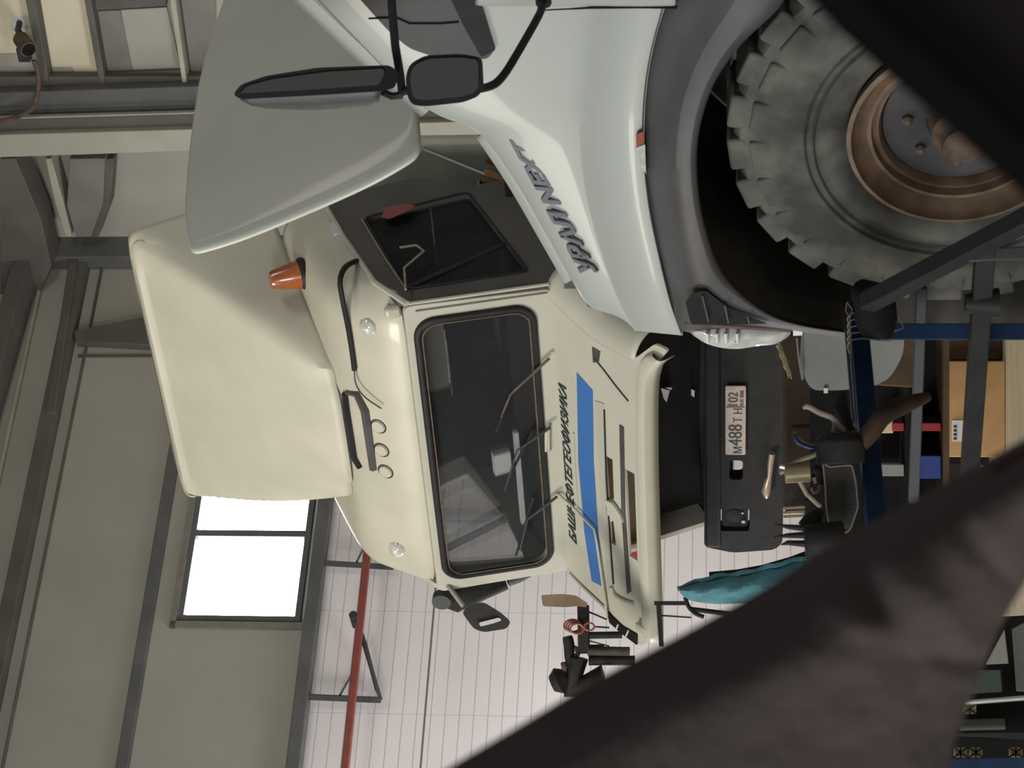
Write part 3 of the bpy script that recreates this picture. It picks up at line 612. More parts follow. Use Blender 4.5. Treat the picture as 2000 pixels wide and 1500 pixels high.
m_ = MB(); m_.tube(rs([Cy(692, 722, .35), Cy(695, 750, .34), Cy(712, 775, .30), Cy(745, 798, .24)], 12), .005, 6); m_.build('roof_wire', 'hub', kz)
# beacon
bc = [Cy(608, 530, 1.0), Cy(588, 535, 1.0), Cy(583, 536, 1.0), Cy(528, 548, 1.0)]
ax = (bc[3] - bc[0]).normalized()
m_ = MB(); m_.tube([bc[0] - ax * .05, bc[0], bc[1], bc[2]], [.075, .098, .100, .088], 24); be = m_.build('beacon_base', 'blk', kz)
m_ = MB(); m_.tube([bc[2], bc[2] + ax * .03, bc[3] - ax * .02, bc[3]], [.090, .084, .060, .050], 24); m_.build('beacon_lens', 'amber', kz)
# fairing on the roof
def fsec(t):
    """plan outline of the fairing at height t (0 bottom, 1 top): flared front, sides running back"""
    wf = .52 + .50 * t; yf = .50 + 1.08 * t ** 1.05 - .05 * math.sin(math.pi * t); z = 1.14 + .90 * t; ye = 1.80 - .10 * t; we = 1.10
    cps = [(0, yf - .03), (wf * .5, yf - .02), (wf * .78, yf - .004), (wf * .92, yf + .02), (wf * 1.02, yf + .09 - .03 * t), (wf + .06 * (1 - t) + .04, yf + .22 - .10 * t), (wf + (we - wf) * .5, yf + (ye - yf) * .5), (we, ye)]
    if t > .8: cps = [(min(x, 1.10), y) for x, y in cps]
    half = rs(cps, 30); out = []
    for p in reversed(half[1:]): out.append((-p.x, p.y, z))
    for p in half: out.append((p.x, p.y, z))
    res = []
    for x, y, zz in out:
        dent = .05 * (math.exp(-((x - .42 * 1) / .05) ** 2) + math.exp(-((x + .42) / .05) ** 2)) * math.exp(-(t / .16) ** 2)
        back = max(0, (y - yf - .15) / 1.2); res.append(C(x, y + dent, zz + .05 * back * (1 - t) - .10 * back * t))
    return res
Pg = [fsec(t / 18) for t in range(19)]
top = fsec(1); cen_ = C(0, 1.8, 2.06)
for k, (e, h) in enumerate(((.985, .025), (.95, .045), (.85, .055), (.5, .06))): Pg.append([cen_ + (p - cup * (p - cen_).dot(cup) - cen_) * e + cup * ((p - cen_).dot(cup) + h) for p in top])
m_ = MB(); m_.grid(Pg)
m_.build('roof_fairing', 'fair', kz, solid=.008)
# opened grille panel
def P2(pts): return [Pxy(*p) for p in pts]
outer = P2([(1066, 572), (1160, 655), (1240, 700), (1278, 672), (1304, 684), (1290, 702), (1272, 735), (1269, 900), (1276, 1100), (1282, 1245), (1250, 1262), (1187, 1200), (1098, 1102)])
def rc(x0, y0, x1, y1): return P2([(x0, y0), (x1, y0 + 8), (x1 + 4, y1 + 8), (x0 + 8, y1)])
holes = [P2([(1180, 888), (1196, 898), (1199, 975), (1187, 975)]), P2([(1190, 1020), (1198, 1018), (1203, 1066), (1192, 1060)]), P2([(1220, 915), (1239, 926), (1245, 1096), (1229, 1085)])]
m_ = MB(); m_.poly(rpoly(outer, .03), lambda a, b, c: Pn(a, b, -.02 + .02 * c), 1, holes); pl = m_.build('grille_panel', 'kam', kz, bevel=.006)
# rounded right corner wrapping back
cn = rs([Pxy(1066, 572), Pxy(1118, 622), Pxy(1165, 662), Pxy(1240, 702)], 12)
def wrap(pts, sgn, m):
    rows_ = []
    for k in range(8):
        a = math.radians(90 * k / 7); rows_.append([Pn(p.x + sgn * .16 * math.sin(a), p.y, -.16 * (1 - math.cos(a))) for p in pts])
    rows_.append([Pn(p.x + sgn * .165, p.y, -.34) for p in pts]); mm = MB(); mm.grid(rows_); return mm.build('panel_corner', m, kz, solid=.01)
wrap([V((p.x - .02, p.y, 0)) for p in cn], 1, 'kam')
cl = rs([Pxy(1100, 1104), Pxy(1142, 1150), Pxy(1187, 1198)], 8)
wrap([V((p.x + .02, p.y, 0)) for p in cl], -.5, 'kam')
# lower lip of the panel
m_ = MB(); lipp = rs([Pxy(*p) for p in [(1284, 692), (1266, 702), (1256, 728), (1253, 780), (1254, 900), (1259, 1050), (1266, 1240)]], 30)
m_.grid([[Pn(p.x, p.y + dy, o) for p in lipp] for dy, o in ((-.03, .002), (-.015, .03), (.03, .042), (.06, .035), (.075, .0), (.075, -.06))]); m_.build('panel_lip', 'kam', pl, solid=.006)
m_ = MB(); m_.poly(P2([(1127, 727), (1158, 762), (1160, 900), (1169, 1040), (1178, 1146), (1156, 1134), (1142, 1040), (1130, 900)]), lambda a, b, c: Pn(a, b, .001 + .002 * c), 1); m_.build('blue_stripe', 'blue', pl)
# sign writing
a0, b0 = Pxy(1128, 1064); a1, b1 = Pxy(1107, 757)
ln = math.hypot(a1 - a0, b1 - b0); dx_, dy_ = (a1 - a0) / ln, (b1 - b0) / ln
def sfr(x, y, z):
    px = a0 + dx_ * x; py = b0 + dy_ * x - y - .0; sag = .012 * math.sin(math.pi * x / ln); return Pn(px, py - sag * 0, .002 + z)
m_ = MB(); text_mb('БАШНЕФТЕГЕОФИЗИКА', .1, sfr, width=ln, height=.078, ext=.003, shear=.38, mb=m_, bold=.0018); m_.build('sign_letters', 'ink', pl, smooth=0)
# ribs, slots, handle bracket
def strip(pts, h, name, m, wd=.010, par=None):
    mm = MB(); mm.tube([Pn(*Pxy(p.x, p.y), h) for p in rs(pts, 16)], wd, 6); return mm.build(name, m, par or pl)
m_ = MB(); m_.poly(P2([(1163, 782), (1180, 788), (1184, 1000), (1198, 1150), (1188, 1160), (1176, 1000)]), lambda a, b, c: Pn(a, b, .001 + .004 * c), 1); m_.build('grille_recess', mat('recess_grey', (.36, .36, .32), .5), pl)  # band laid on the panel, a little greyer than it
strip([(1181, 800), (1184, 900), (1189, 1000), (1199, 1140)], .004, 'grille_groove', 'tubeg', .006)
m_ = MB(); m_.poly(P2([(1211, 829), (1219, 834), (1222, 1000), (1233, 1155), (1226, 1160), (1215, 1000)]), lambda a, b, c: Pn(a, b, .001 + .006 * c), 1); m_.build('grille_groove', 'gp', pl)
m_ = MB(); m_.poly(rpoly(P2([(1188, 973), (1200, 978), (1216, 1000), (1222, 1018), (1214, 1022), (1200, 1008), (1192, 1000)]), .02), lambda a, b, c: Pn(a, b, .008 + .02 * c), 1); m_.build('panel_handle', 'kam', pl, bevel=.004)
strip([(1196, 1145), (1203, 1160), (1222, 1172), (1240, 1178)], .012, 'press_fold', 'kam', .014)
strip([(1162, 700), (1180, 722), (1205, 755), (1228, 783)], .004, 'flap_gap', 'ink', .005)
m_ = MB(); m_.poly(P2([(1157, 677), (1173, 686), (1170, 706), (1159, 708)]), lambda a, b, c: Pn(a, b, .0 + .004 * c), 1); m_.build('flap_notch', 'gp', pl)
strip([(1121, 845), (1124, 920), (1129, 990)], .004, 'press_line', 'kam', .006)
strip([(1114, 1118), (1140, 1145), (1190, 1192)], .010, 'corner_fold', 'kam', .010)
rod = MB(); rod.tube([Pn(*Pxy(1091, 955), .03), Pn(*Pxy(1128, 990), .025), Pn(*Pxy(1166, 1030), .025), Pn(*Pxy(1172, 1060), .025), Pn(*Pxy(1192, 1205), .025)], .0085, 8); rod.build('panel_rod', 'kam', kz)
m_ = MB(); m_.poly(P2([(1190, 1193), (1200, 1205), (1218, 1222), (1246, 1238), (1246, 1258), (1216, 1236), (1192, 1214)]), lambda a, b, c: Pn(a, b, .002 + .01 * c), 1); cv = m_.build('corner_vent', 'deep', pl)
for p, q in (((1211, 1217), (1207, 1226)), ((1231, 1229), (1226, 1240))): m_ = MB(); m_.tube([Pn(*Pxy(*p), .016), Pn(*Pxy(*q), .016)], .006, 6); m_.build('vent_bar', 'kam', cv)
m_ = MB(); m_.box(0, .06, 0, .09, 0, .05, lambda x, y, z: Pn(Pxy(1262, 1217)[0] - x, Pxy(1262, 1217)[1] + y - .05, z)); m_.build('hinge_block', 'kam', pl, bevel=.008)
m_ = MB(); m_.tube([Cy(1068, 838, -.05), Cy(1066, 880, -.05)], .016, 8); m_.tube([Cy(1072, 832, -.06), Cy(1072, 886, -.06)], .008, 6); m_.build('badge_handle', 'kam', kz, bevel=.002)
# wipers
for k, (pt, mid, end) in enumerate((((1073, 700), (997, 770), (978, 815)), ((1075, 835), (1010, 880), (985, 960)), ((1088, 970), (1030, 1015), (1015, 1075)))):
    z_ = -.10; m_ = MB(); m_.tube([Cy(*pt, z_), Cy(*mid, z_ + .02), Cy(*end, z_ + .03)], [.010, .007, .005], 6); wp = m_.build('wiper_arm', 'dsteel' if k else 'hub', kz)
    b0_ = ((998, 768), (968, 845)) if k == 0 else (((1042, 838), (985, 950)) if k == 1 else ((1042, 970), (1008, 1085)))
    m_ = MB(); m_.tube([Cy(*b0_[0], z_ + .03), Cy(*b0_[1], z_ + .04)], .009, 6); m_.build('wiper_blade', 'blk', wp)
# left mirror and arm (far side)
m_ = MB(); m_.tube([Cy(858, 1118, .2), Cy(876, 1145, .1), Cy(905, 1184, .0)], .016, 8); m_.build('mirror_stay', 'greyb', kz)
m_ = MB(); sp = rpoly([(902, 1196), (918, 1180), (945, 1176), (978, 1196), (998, 1214), (990, 1228), (945, 1235), (925, 1228)], 8)
m_.poly(sp, lambda a, b, c: Cy(a, b, -.02 + .10 * c), 1); mm_ = m_.build('kerb_mirror', 'blk2', kz, bevel=.012)
m_ = MB(); m_.poly(rpoly([(935, 1216), (975, 1206), (980, 1212), (962, 1218), (938, 1224)], 4), lambda a, b, c: Cy(a, b, -.028 + .006 * c), 1); m_.build('mirror_glint', 'chromel', mm_)
bgm = MB(); bgm.tube([Cy(868, 1172, .45), Cy(885, 1172, .45), Cy(925, 1150, .42), Cy(985, 1128, .4)], [.05, .09, .10, .085], 12, .7); bgm.tube([Cy(988, 1128, .4), Cy(1010, 1118, .4), Cy(1032, 1112, .4), Cy(1040, 1106, .4)], [.085, .095, .07, .03], 12, .7)
bm_ = bgm.build('side_mirror', 'blk2', kz)
m_ = MB(); m_.tube(rs([Cy(1038, 1115, .4), Cy(1050, 1104, .4), Cy(1053, 1085, .4)], 8), .010); m_.tube([Cy(884, 1122, .3), Cy(882, 1150, .35)], .010); m_.build('mirror_bar', 'dsteel', bm_)
m_ = MB(); disc(m_, Cy(864, 1165, .4), -kb, .065, .06, 14); m_.build('mirror_knuckle', 'dsteel', bm_)
m_ = MB(); m_.tube([Cy(987, 1118, .32), Cy(994, 1115, .32)], .02); m_.build('reflector_tag', 'cream', bm_)
# bumper and chassis
yb = .35
bt = [(-1.22, .93), (-1.16, .88), (1.16, .88), (1.22, .95), (1.22, 1.36), (-1.20, 1.39), (-1.25, 1.2)]
lamp = P_ = rrect(-1.06, -.865, 1.095, 1.285, .02, 2)
lamp2 = rrect(.82, 1.02, 1.095, 1.285, .02, 2)
sl = rrect(-.62, -.46, 1.14, 1.225, .02, 2)
m_ = MB(); m_.poly(rpoly(bt, .04), lambda a, b, c: K(a, yb + .0 - .10 * c, b), 1, [lamp, lamp2, sl]); bp_ = m_.build('bumper', 'blk2', kz, bevel=.02)
m_ = MB(); m_.box(-1.19, 1.19, yb - .12, yb - .09, 1.28, 1.375, K); m_.build('bumper_step', 'blk2', bp_, bevel=.015)
m_ = MB(); m_.poly(rrect(-1.05, -.875, 1.105, 1.275, .03, 4), lambda a, b, c: K(a, yb - .05 - .02 * c, b), 1); hl2 = m_.build('headlight', 'dglass', kz, bevel=.01)
m_ = MB(); m_.lathe([(.065, .0), (.05, .02), (.02, .03)], lambda x, y, z: K(-.963 + x, yb - .075 - z * .3, 1.19 + y), 20); m_.build('headlight_bowl', 'tubeg', hl2)
m_ = MB(); disc(m_, K(-.99, yb - .085, 1.135), -kb, .013, .004, 8); m_.build('headlight_glint', 'chromel', hl2); m_ = MB(); disc(m_, K(-.915, yb - .085, 1.14), -kb, .008, .004, 8); m_.build('headlight_glint', 'chromel', hl2)
px0, pz0 = -.385, 1.125
m_ = MB(); m_.poly(rrect(px0, px0 + .545, pz0, pz0 + .125, .01, 2), lambda a, b, c: K(a, yb - .125 - .01 * c, b), 1); lpz = m_.build('licence_plate', 'plate', kz)
pf = lambda ox, oz: (lambda x, y, z: K(px0 + ox + x, yb - .136 - z, pz0 + oz + y))
m_ = MB(); text_mb('М', .1, pf(.015, .022), width=.05, height=.055, ext=.002, mb=m_); text_mb('488', .1, pf(.075, .022), width=.17, height=.085, ext=.002, mb=m_); text_mb('Т Н', .1, pf(.262, .022), width=.110, height=.055, ext=.002, mb=m_)
text_mb('102', .1, pf(.395, .048), width=.105, height=.06, ext=.002, mb=m_); text_mb('RUS', .1, pf(.395, .014), width=.05, height=.022, ext=.002, mb=m_)
m_.box(px0 + .383, px0 + .387, yb - .139, yb - .136, pz0 + .006, pz0 + .12, K); m_.build('plate_characters', 'ink', lpz, smooth=0)
m_ = MB(); m_.box(px0 + .46, px0 + .51, yb - .139, yb - .136, pz0 + .014, pz0 + .036, K); m_.build('plate_flag', 'flag', lpz)
for sx in (-.42, .42):
    m_ = MB(); m_.box(sx - .05, sx + .05, yb + .02, 7.0, .85, 1.08, K); m_.build('chassis_rail', 'deep', kz)
m_ = MB(); m_.box(-.85, 1.05, .55, .75, 1.2, 2.0, K); m_.box(-.75, .9, .75, 1.5, 1.35, 1.8, K); m_.build('engine_bay', 'deep', kz)
m_ = MB(); m_.poly([(1166, 868), (1262, 898), (1262, 1066), (1166, 1076)], lambda a, b, c: Cy(a, b, .02 + .02 * c), 1); m_.build('radiator_blind', mat('brown_blind', (.17, .12, .06), .8, noise=.2), kz)
for pp in ([(1291, 758), (1308, 763), (1302, 786), (1296, 778)], [(1298, 757), (1313, 757), (1311, 762)], [(1350, 760), (1357, 763), (1356, 776), (1350, 772)], [(1371, 752), (1374, 752), (1374, 759)], [(1371, 792), (1375, 792), (1375, 797), (1371, 797)]):
    m_ = MB(); m_.poly(pp, lambda a, b, c: Cy(a, b, .02 + .03 * c), 1); m_.build('wall_gap_patch', 'label', kz)  # white patches stand in for gaps showing the bright wall behind
m_ = MB(); m_.tube([K(x, .45, z) for x, z in ((-.9, 1.36), (-.3, 1.38), (.5, 1.36))], .05); m_.tube(rs([K(-1.05, .6, 1.40), K(-.95, .55, 1.55), K(-1.0, .6, 1.8), K(-1.1, .7, 2.0)], 10), .07); m_.build('bay_hoses', 'blk2', kz)
m_ = MB(); m_.tube(rs([K(-.62, .3, .93), K(-.75, .2, .95), K(-.82, .15, .93)], 8), [.02] * 5 + [.05, .05, .02]); m_.build('tow_pin', 'wire', kz) if False else None
tp = MB(); tp.tube([Kx(1508, 885, .2), Kx(1505, 905, .2), Kx(1503, 930, .2), Kx(1499, 945, .2), Kx(1496, 960, .2), Kx(1497, 972, .2)], [.020, .020, .016, .026, .030, .012], 10); tp.build('tow_pin', 'wire', kz)
for sx in (-1, 1):
    cfw = lambda x, y, d, sx=sx: K(sx * (1.15 - d), 1.75 + x, .6 + y); wheel(kz, cfw, .6, .36, .28, nl=22, seg=48)
m_ = MB(); m_.tube([K(-1., 1.75, .6), K(1., 1.75, .6)], .09); m_.box(-.5, .5, .6, 1.4, .75, .95, K); m_.build('front_axle', 'deep', kz)
# mudguard sweeping down behind the bumper on the far side
m_ = MB(); m_.grid([[K(x, 1.75 - .80 * math.cos(math.radians(a)), .62 + .80 * math.sin(math.radians(a))) for a in range(62, 171, 6)] for x in (-1.22, -.7)]); m_.build('mudguard', 'deep', kz, solid=.01)
# equipment body on the chassis behind the cab
bd = MB(); bd.box(-.1, 1.06, 1.68, 1.78, 1.2, 4.0, K); bd.build('headboard', mat('body_green', (.42, .43, .36), .7, noise=.3, nscale=1.5), kz, bevel=.03)
m_ = MB(); m_.tube([C(1.20, .62, .62), C(1.20, .60, .52), C(1.2, .52, .50), C(1.2, .40, .66), C(1.2, .18, .72)], .008, 6); m_.build('antenna_cable', 'rag', kz)
# ================================================================== things between the trucks
m_ = MB(); m_.box(.95, 1.6, .95, 1.66, 2.57, 2.61, K); m_.build('side_platform', 'castd', kz)
for qz, qr in (((915, 408), .16),):
    c0 = Kx(*qz, 1.45); m_ = MB(); m_.lathe([(qr * .9, 0), (qr, .05), (qr, .45), (qr * .8, .55)], lambda x, y, z: V((c0.x + x, c0.y + y, 2.61 + z)), 24); m_.build('air_tank', 'blk', kz, bevel=.02)

def Kpt(ix, iy, y): return Kx(ix, iy, y)
m_ = MB(); c0 = Kx(1002, 385, 1.12); base = V((c0.x, c0.y, 2.615))
m_.lathe([(.085, 0), (.10, .17), (.11, .175), (.105, .19), (.095, .18), (.08, .02)], lambda x, y, z: base + V((x, y, z)), 24)
bk_ = tag(m_.build('bucket', 'seat'), 'dark bucket with a pale rim standing on the platform behind the cab', 'bucket')
m_ = MB(); m_.tube([base + V((.108 * math.cos(a), .108 * math.sin(a), .18)) for a in [2 * math.pi * k / 24 for k in range(24)]], .008, 6, closed=True); m_.build('rim', 'steel', bk_)
m_ = MB(); m_.bar(Kx(945, 337, 1.64), Kx(996, 352, 1.64), .045, .03); tag(m_.build('plank', 'orange', bevel=.006), 'short orange wooden block lying fixed on the headboard behind the cab', 'wood block')
m_ = MB(); m_.bar(Kx(948, 312, 1.64), Kx(990, 327, 1.64), .03, .03); tag(m_.build('plank', 'redp', bevel=.006), 'dull red bar just above the orange wooden block', 'wood block')
m_ = MB(); m_.poly([(752, 405), (795, 398), (812, 402), (790, 415), (760, 428), (745, 424)], lambda a, b, c: Cxp(a, b, 1.16 + .02 * c), 1); tag(m_.build('cloth_scrap', 'redp'), 'dark red rag caught on the cab door top', 'rag')
# work stand of welded tube (blue rail and post, dark braces)
ws = thing('work_stand', W(2040, 648, 5.35), 'welded metal stand with blue rail and post before the big wheel', 'stand')
def bar2(name, p, q, d0, d1, a, m, par=ws, b=None):
    mm = MB(); mm.bar(W(*p, d0), W(*q, d1), a, b); return mm.build(name, m, par, bevel=.003)
bar2('top_rail', (1674, 600), (1716, 1080), 5.35, 4.72, .048, 'bench')
bar2('rail_flange', (1660, 640), (1676, 830), 5.33, 5.08, .014, 'benchl', b=.03)
bar2('rail_edge', (1657, 650), (1669, 800), 5.31, 5.1, .004, 'wire', b=.004)
bar2('post', (1695, 648), (2060, 648), 5.35, 5.35, .044, 'bench')
bar2('diagonal_brace', (1692, 592), (2050, 405), 5.0, 4.5, .044, 'tubeg')
bar2('cross_bar', (1925, 470), (1890, 980), 4.7, 5.3, .046, 'tubeg')
bar2('cross_bar', (1800, 560), (1784, 980), 5.5, 5.7, .030, 'dsteel')
bar2('leg', (1890, 500), (2050, 492), 4.72, 4.72, .03, 'dsteel')
m_ = MB(); m_.tube([W(1885, 592, 4.82), W(1950, 592, 4.82)], [.022, .038], 12); m_.build('end_knob', 'tubeg', ws)
# wire bundle on the corner
wbn = thing('wire_bundle', W(1700, 640, 5.2), 'tangle of bare wire and dark cable wound round the blue corner', 'wire')
for k in range(5):
    y0 = 612 + k * 13; m_ = MB(); m_.tube([W(x, y, d) for x, y, d in ((1659, y0 + 26, 5.24), (1655, y0 + 10, 5.22), (1664, y0, 5.2), (1685, y0 - 3, 5.2), (1715, y0 + 1, 5.2), (1740, y0 + 2, 5.22))], .0016, 5); m_.build('wire_turn', 'wire', wbn)
m_ = MB(); m_.tube([W(1654, 590, 5.2), W(1652, 608, 5.2), W(1660, 622, 5.2), W(1664, 604, 5.2), W(1654, 590, 5.2)], .0016, 5); m_.tube([W(1660, 622, 5.2), W(1662, 700, 5.2), W(1672, 835, 5.0)], .0014, 5); m_.build('wire_loop', 'wire', wbn)
m_ = MB(); m_.tube([W(1738, 610, 5.2), W(1758, 624, 5.2), W(1765, 640, 5.2), W(1750, 647, 5.2), W(1725, 643, 5.2)], .0016, 5); m_.build('wire_end', 'wire', wbn)
m_ = MB(); m_.tube([W(1682, 565, 5.16), W(1700, 580, 5.12), W(1712, 605, 5.12), W(1722, 635, 5.12), W(1735, 655, 5.14)], [.03, .05, .055, .045, .015], 10); m_.tube([W(1688, 600, 5.15), W(1700, 625, 5.15), W(1695, 650, 5.18)], [.03, .04, .02], 8); m_.build('cable_clump', 'deep', wbn)
m_ = MB(); m_.tube([W(1668, 585, 5.15), W(1675, 580, 5.15), W(1681, 592, 5.15), W(1674, 596, 5.15)], .003, 6); m_.build('shackle', 'bolt', wbn)
# canister and cartons behind the stand
m_ = MB(); m_.poly(rpoly([(1566, 636), (1766, 636), (1766, 690), (1738, 740), (1700, 757), (1630, 763), (1585, 762), (1570, 735)], 22), lambda a, b, c: W(a, b, 6.25 + .15 * c), 1)
cn_ = tag(m_.build('canister', 'canis', bevel=.02), 'grey plastic canister with rounded corners behind the blue rail', 'canister')
m_ = MB(); m_.poly([(1609, 758), (1617, 758), (1617, 768), (1609, 768)], lambda a, b, c: W(a, b, 6.235 + .02 * c), 1); m_.build('cap', 'label', cn_)
m_ = MB(); m_.poly([(1565, 655), (1562, 700), (1566, 740), (1570, 740), (1568, 655)], lambda a, b, c: W(a, b, 6.24 + .1 * c), 1); m_.build('seam', 'greyb', cn_)
def carton(pts, d, dep, m, label, name='carton'):
    mm = MB(); mm.poly(pts, lambda a, b, c: W(a, b, d) + V((0, dep * c, 0)), 1); return tag(mm.build(name, m, bevel=.004), label, 'box')
carton([(1735, 640), (1802, 640), (1790, 757), (1712, 752)], 6.45, .3, 'cardd', 'brown carton behind the lower corner of the grey canister')
def fbox(iy0, iy1, vtop, d, dep, m, label, name='carton', cat='box'):
    x0 = (750 - iy1) / FPX * d; x1 = (750 - iy0) / FPX * d; zt_ = W(vtop, 750, d).z
    mm = MB(); mm.box(x0, x1, d, d + dep, .0, zt_); return tag(mm.build(name, m, bevel=.006), label, cat), x0, x1, zt_
cb, x0, x1, z1 = fbox(706, 890, 1846, 8.9, .4, 'card', 'tan cardboard box with a white label on the floor under the stand')
m_ = MB(); m_.box(x0 + .07, x0 + .165, 8.893, 8.899, z1 - .085, z1 - .03); lb = m_.build('shipping_label', 'label', cb)
m_ = MB()
for k in range(4): m_.box(x0 + .078 + k * .018, x0 + .088 + k * .018, 8.890, 8.893, z1 - .05, z1 - .036)
m_.build('label_print', 'ink', lb)
m_ = MB(); m_.poly([(x0, z1), (x1 - .0, z1), (x1 + .12, z1 + .03), (x1 - .1, z1 + .035), (x0 + .05, z1 + .02)], lambda a, b, c: V((a, 8.9 - .08 + .006 * c, b)), 1); m_.build('flap', 'card', cb)
fbox(600, 704, 1850, 9.0, .4, 'cardd', 'dark brown carton beside the tan labelled box')
fbox(757, 905, 1690, 9.45, .1, 'deep', 'black crate added for the dark patches behind the low shelf', 'filler', 'filler')  # added black box, fills in the dark patches of the background
fbox(640, 756, 1806, 9.6, .35, mat('grey_brown_carton', (.12, .09, .065), .85, noise=.2), 'plain grey-brown carton behind the labelled box')  # carton in a dull grey-brown
cab, cx0, cx1, cz = fbox(655, 1000, 1535, 10.6, .5, mat('backing_brown', (.040, .027, .021), .8, noise=.6, nscale=2.5), 'low dark brown cabinet added for the dark region beneath the truck bumper', 'backing', 'backing')  # added dark block, stands in for the dark clutter under the truck
m_ = MB(); m_.box(cx0 + .46, cx0 + .47, 10.594, 10.6, .05, cz - .03); m_.build('backing_joint', 'deep', cab)
# red, blue and pale boxes on a low shelf
sh = thing('low_shelf', V((-.1, 7.6, 0)), 'dark low shelf rack below the stand holding small coloured boxes', 'shelf')
zs = W(1838, 800, 7.6).z
m_ = MB(); m_.box(-.62, .25, 7.5, 7.8, zs - .02, zs); m_.build('shelf_board', 'cardd', sh)
z2_ = W(1768, 830, 7.55).z; m_ = MB(); m_.box(-.62, .25, 7.52, 7.8, z2_ - .015, z2_); m_.build('shelf_board', 'deep', sh)
m_ = MB(); m_.box(-.62, .25, 7.78, 7.8, zs, z2_ + .35); m_.build('back_sheet', 'deep', sh)
for x in (-.6, .22):
    for y in (7.52, 7.78): m_ = MB(); m_.box(x - .015, x + .015, y - .015, y + .015, 0, zs - .02); m_.build('leg', 'dsteel', sh)
def sbox(i0, i1, v0, v1, m, label, name='parts_box', d=7.55, cat='box'):
    a = W(v0, i0, d); b = W(v1, i1, d); mm = MB(); mm.box(b.x, a.x, d, d + .15, max(zs, b.z) if b.z < zs + .03 else b.z, a.z); return tag(mm.build(name, m, bevel=.003), label, cat)
sbox(826, 842, 1795, 1838, 'red', 'small dark red box on the low shelf, right of the blue one', 'parts_box')
sbox(826, 842, 1744, 1766, 'red', 'small dark red box at the back, above the low shelf', 'parts_box')
sbox(890, 935, 1789, 1838, 'bluebox', 'deep blue box on the low shelf, next to the cloth', 'parts_box')
sbox(907, 930, 1715, 1766, 'canis', 'pale grey-green slab showing below the blue rail', 'slab')
carton([(1708, 846), (1745, 812), (1745, 846)], 7.6, .1, 'cream', 'cream coloured panel corner glimpsed under the blue rail', 'panel_corner')
# gearbox casting on the rail
D0 = 4.88
gc = thing('gear_casting', W(1680, 900, D0), 'heavy dark cast gear housing resting on the blue rail', 'machine part')
m_ = MB(); m_.tube([W(1640, 845, D0), W(1640, 860, D0), W(1642, 905, D0)], [.045, .062, .060], 20); m_.build('drum', 'castd', gc, bevel=.004)
m_ = MB(); hp_ = rpoly([(1607, 902), (1618, 912), (1664, 908), (1672, 945), (1676, 990), (1660, 1035), (1638, 1047), (1622, 1040), (1614, 990), (1612, 950)], 6)
m_.poly(hp_, lambda a, b, c: W(a, b, D0 - .02 + .10 * c), 1); pc = m_.build('cover_plate', 'cast', gc, bevel=.006)
m_ = MB(); m_.tube([W(a, b, D0 - .022) for a, b in hp_], .0022, 5, closed=True); m_.build('gasket_edge', 'wire', pc)
m_ = MB(); m_.tube(rs([W(1680, 865, D0), W(1700, 845, D0), W(1722, 815, D0), W(1755, 795, D0 + .05), (W(1812, 775, D0 + .15))], 16), [.024] * 10 + [.022, .02, .018, .016, .014, .012], 12); tag(m_.build('rubber_hose', 'leather'), 'thick bent brown hose drooping over the blue rail', 'hose')
m_ = MB(); m_.tube([W(1660, 842, D0 + .1), W(1642, 795, D0 + .1), W(1645, 765, D0 + .1)], [.012, .020, .008], 10); tag(m_.build('rag_strip', 'castd'), 'dark drooping rubber strip under the grey canister', 'strip')
m_ = MB(); m_.tube(rs([W(1568, 797, D0), W(1578, 794, D0), W(1600, 806, D0), W(1625, 816, D0), (W(1640, 833, D0)), W(1650, 843, D0)], 14), [.004, .007] + [.007] * 10 + [.006, .004], 8); m_.tube([W(1626, 816, D0), W(1629, 830, D0), W(1625, 852, D0)], .0045, 6); tag(m_.build('twig', 'rag'), 'pale bent twig-like strip sticking up behind the casting', 'strip')
m_ = MB(); m_.tube(rs([W(1631, 862, D0), W(1615, 866, D0), W(1598, 885, D0), W(1560, 900, D0), W(1532, 914, D0)], 16), .0065, 8); tag(m_.build('lever', 'brass'), 'slender dull metal lever reaching over the yellowed cylinder', 'lever')
fc = thing('filter_cylinder', W(1583, 924, D0), 'small yellowed metal cylinder with a fitting on top', 'cylinder')
m_ = MB(); m_.tube([W(1583, 922, D0), W(1533, 925, D0)], .024, 20); m_.build('body', 'brass', fc, bevel=.002)
m_ = MB(); m_.tube([W(1533, 912, D0), W(1523, 910, D0)], .008, 8); m_.tube([W(1530, 920, D0), W(1522, 924, D0)], .007, 8); m_.build('fitting', 'bolt', fc)
m_ = MB(); m_.tube([W(1588, 918, D0), W(1600, 922, D0), W(1596, 945, D0)], .016, 10); m_.build('base_joint', 'castd', fc)
m_ = MB(); m_.tube([W(1590, 932, D0 - .01), W(1594, 944, D0 - .01)], .006, 8); m_.build('bolt_head', 'bolt', fc)
m_ = MB(); m_.tube(rs([W(1607, 915, D0), W(1603, 940, D0), W(1597, 960, D0), W(1588, 962, D0), W(1585, 952, D0)], 12), .004, 6); tag(m_.build('cable_loop', 'rag'), 'grey cable looping beside the yellowed cylinder', 'cable')
m_ = MB(); m_.tube([W(1562, 940, D0 + .1), W(1576, 965, D0 + .1), W(1603, 990, D0 + .1)], .006, 8); tag(m_.build('pushrod', 'rag'), 'tan rod leaning below the yellowed cylinder', 'rod')
m_ = MB()
for k in range(9):
    pass
m_.grid([[W(1602 - 52 * math.sin(t) * (1 if s == 0 else .96), 882 - 32 * (1 - math.cos(t)) * .9 + s * -3 - 4, D0 + .01 + .02 * s) for t in [math.pi / 2 * k / 8 for k in range(9)]] for s in (0, 1, 2)]); tag(m_.build('visor_cap', mat('navy_plastic', (.015, .022, .07), .3), solid=.008), 'dark navy curved plastic cap behind the metal lever', 'cap')
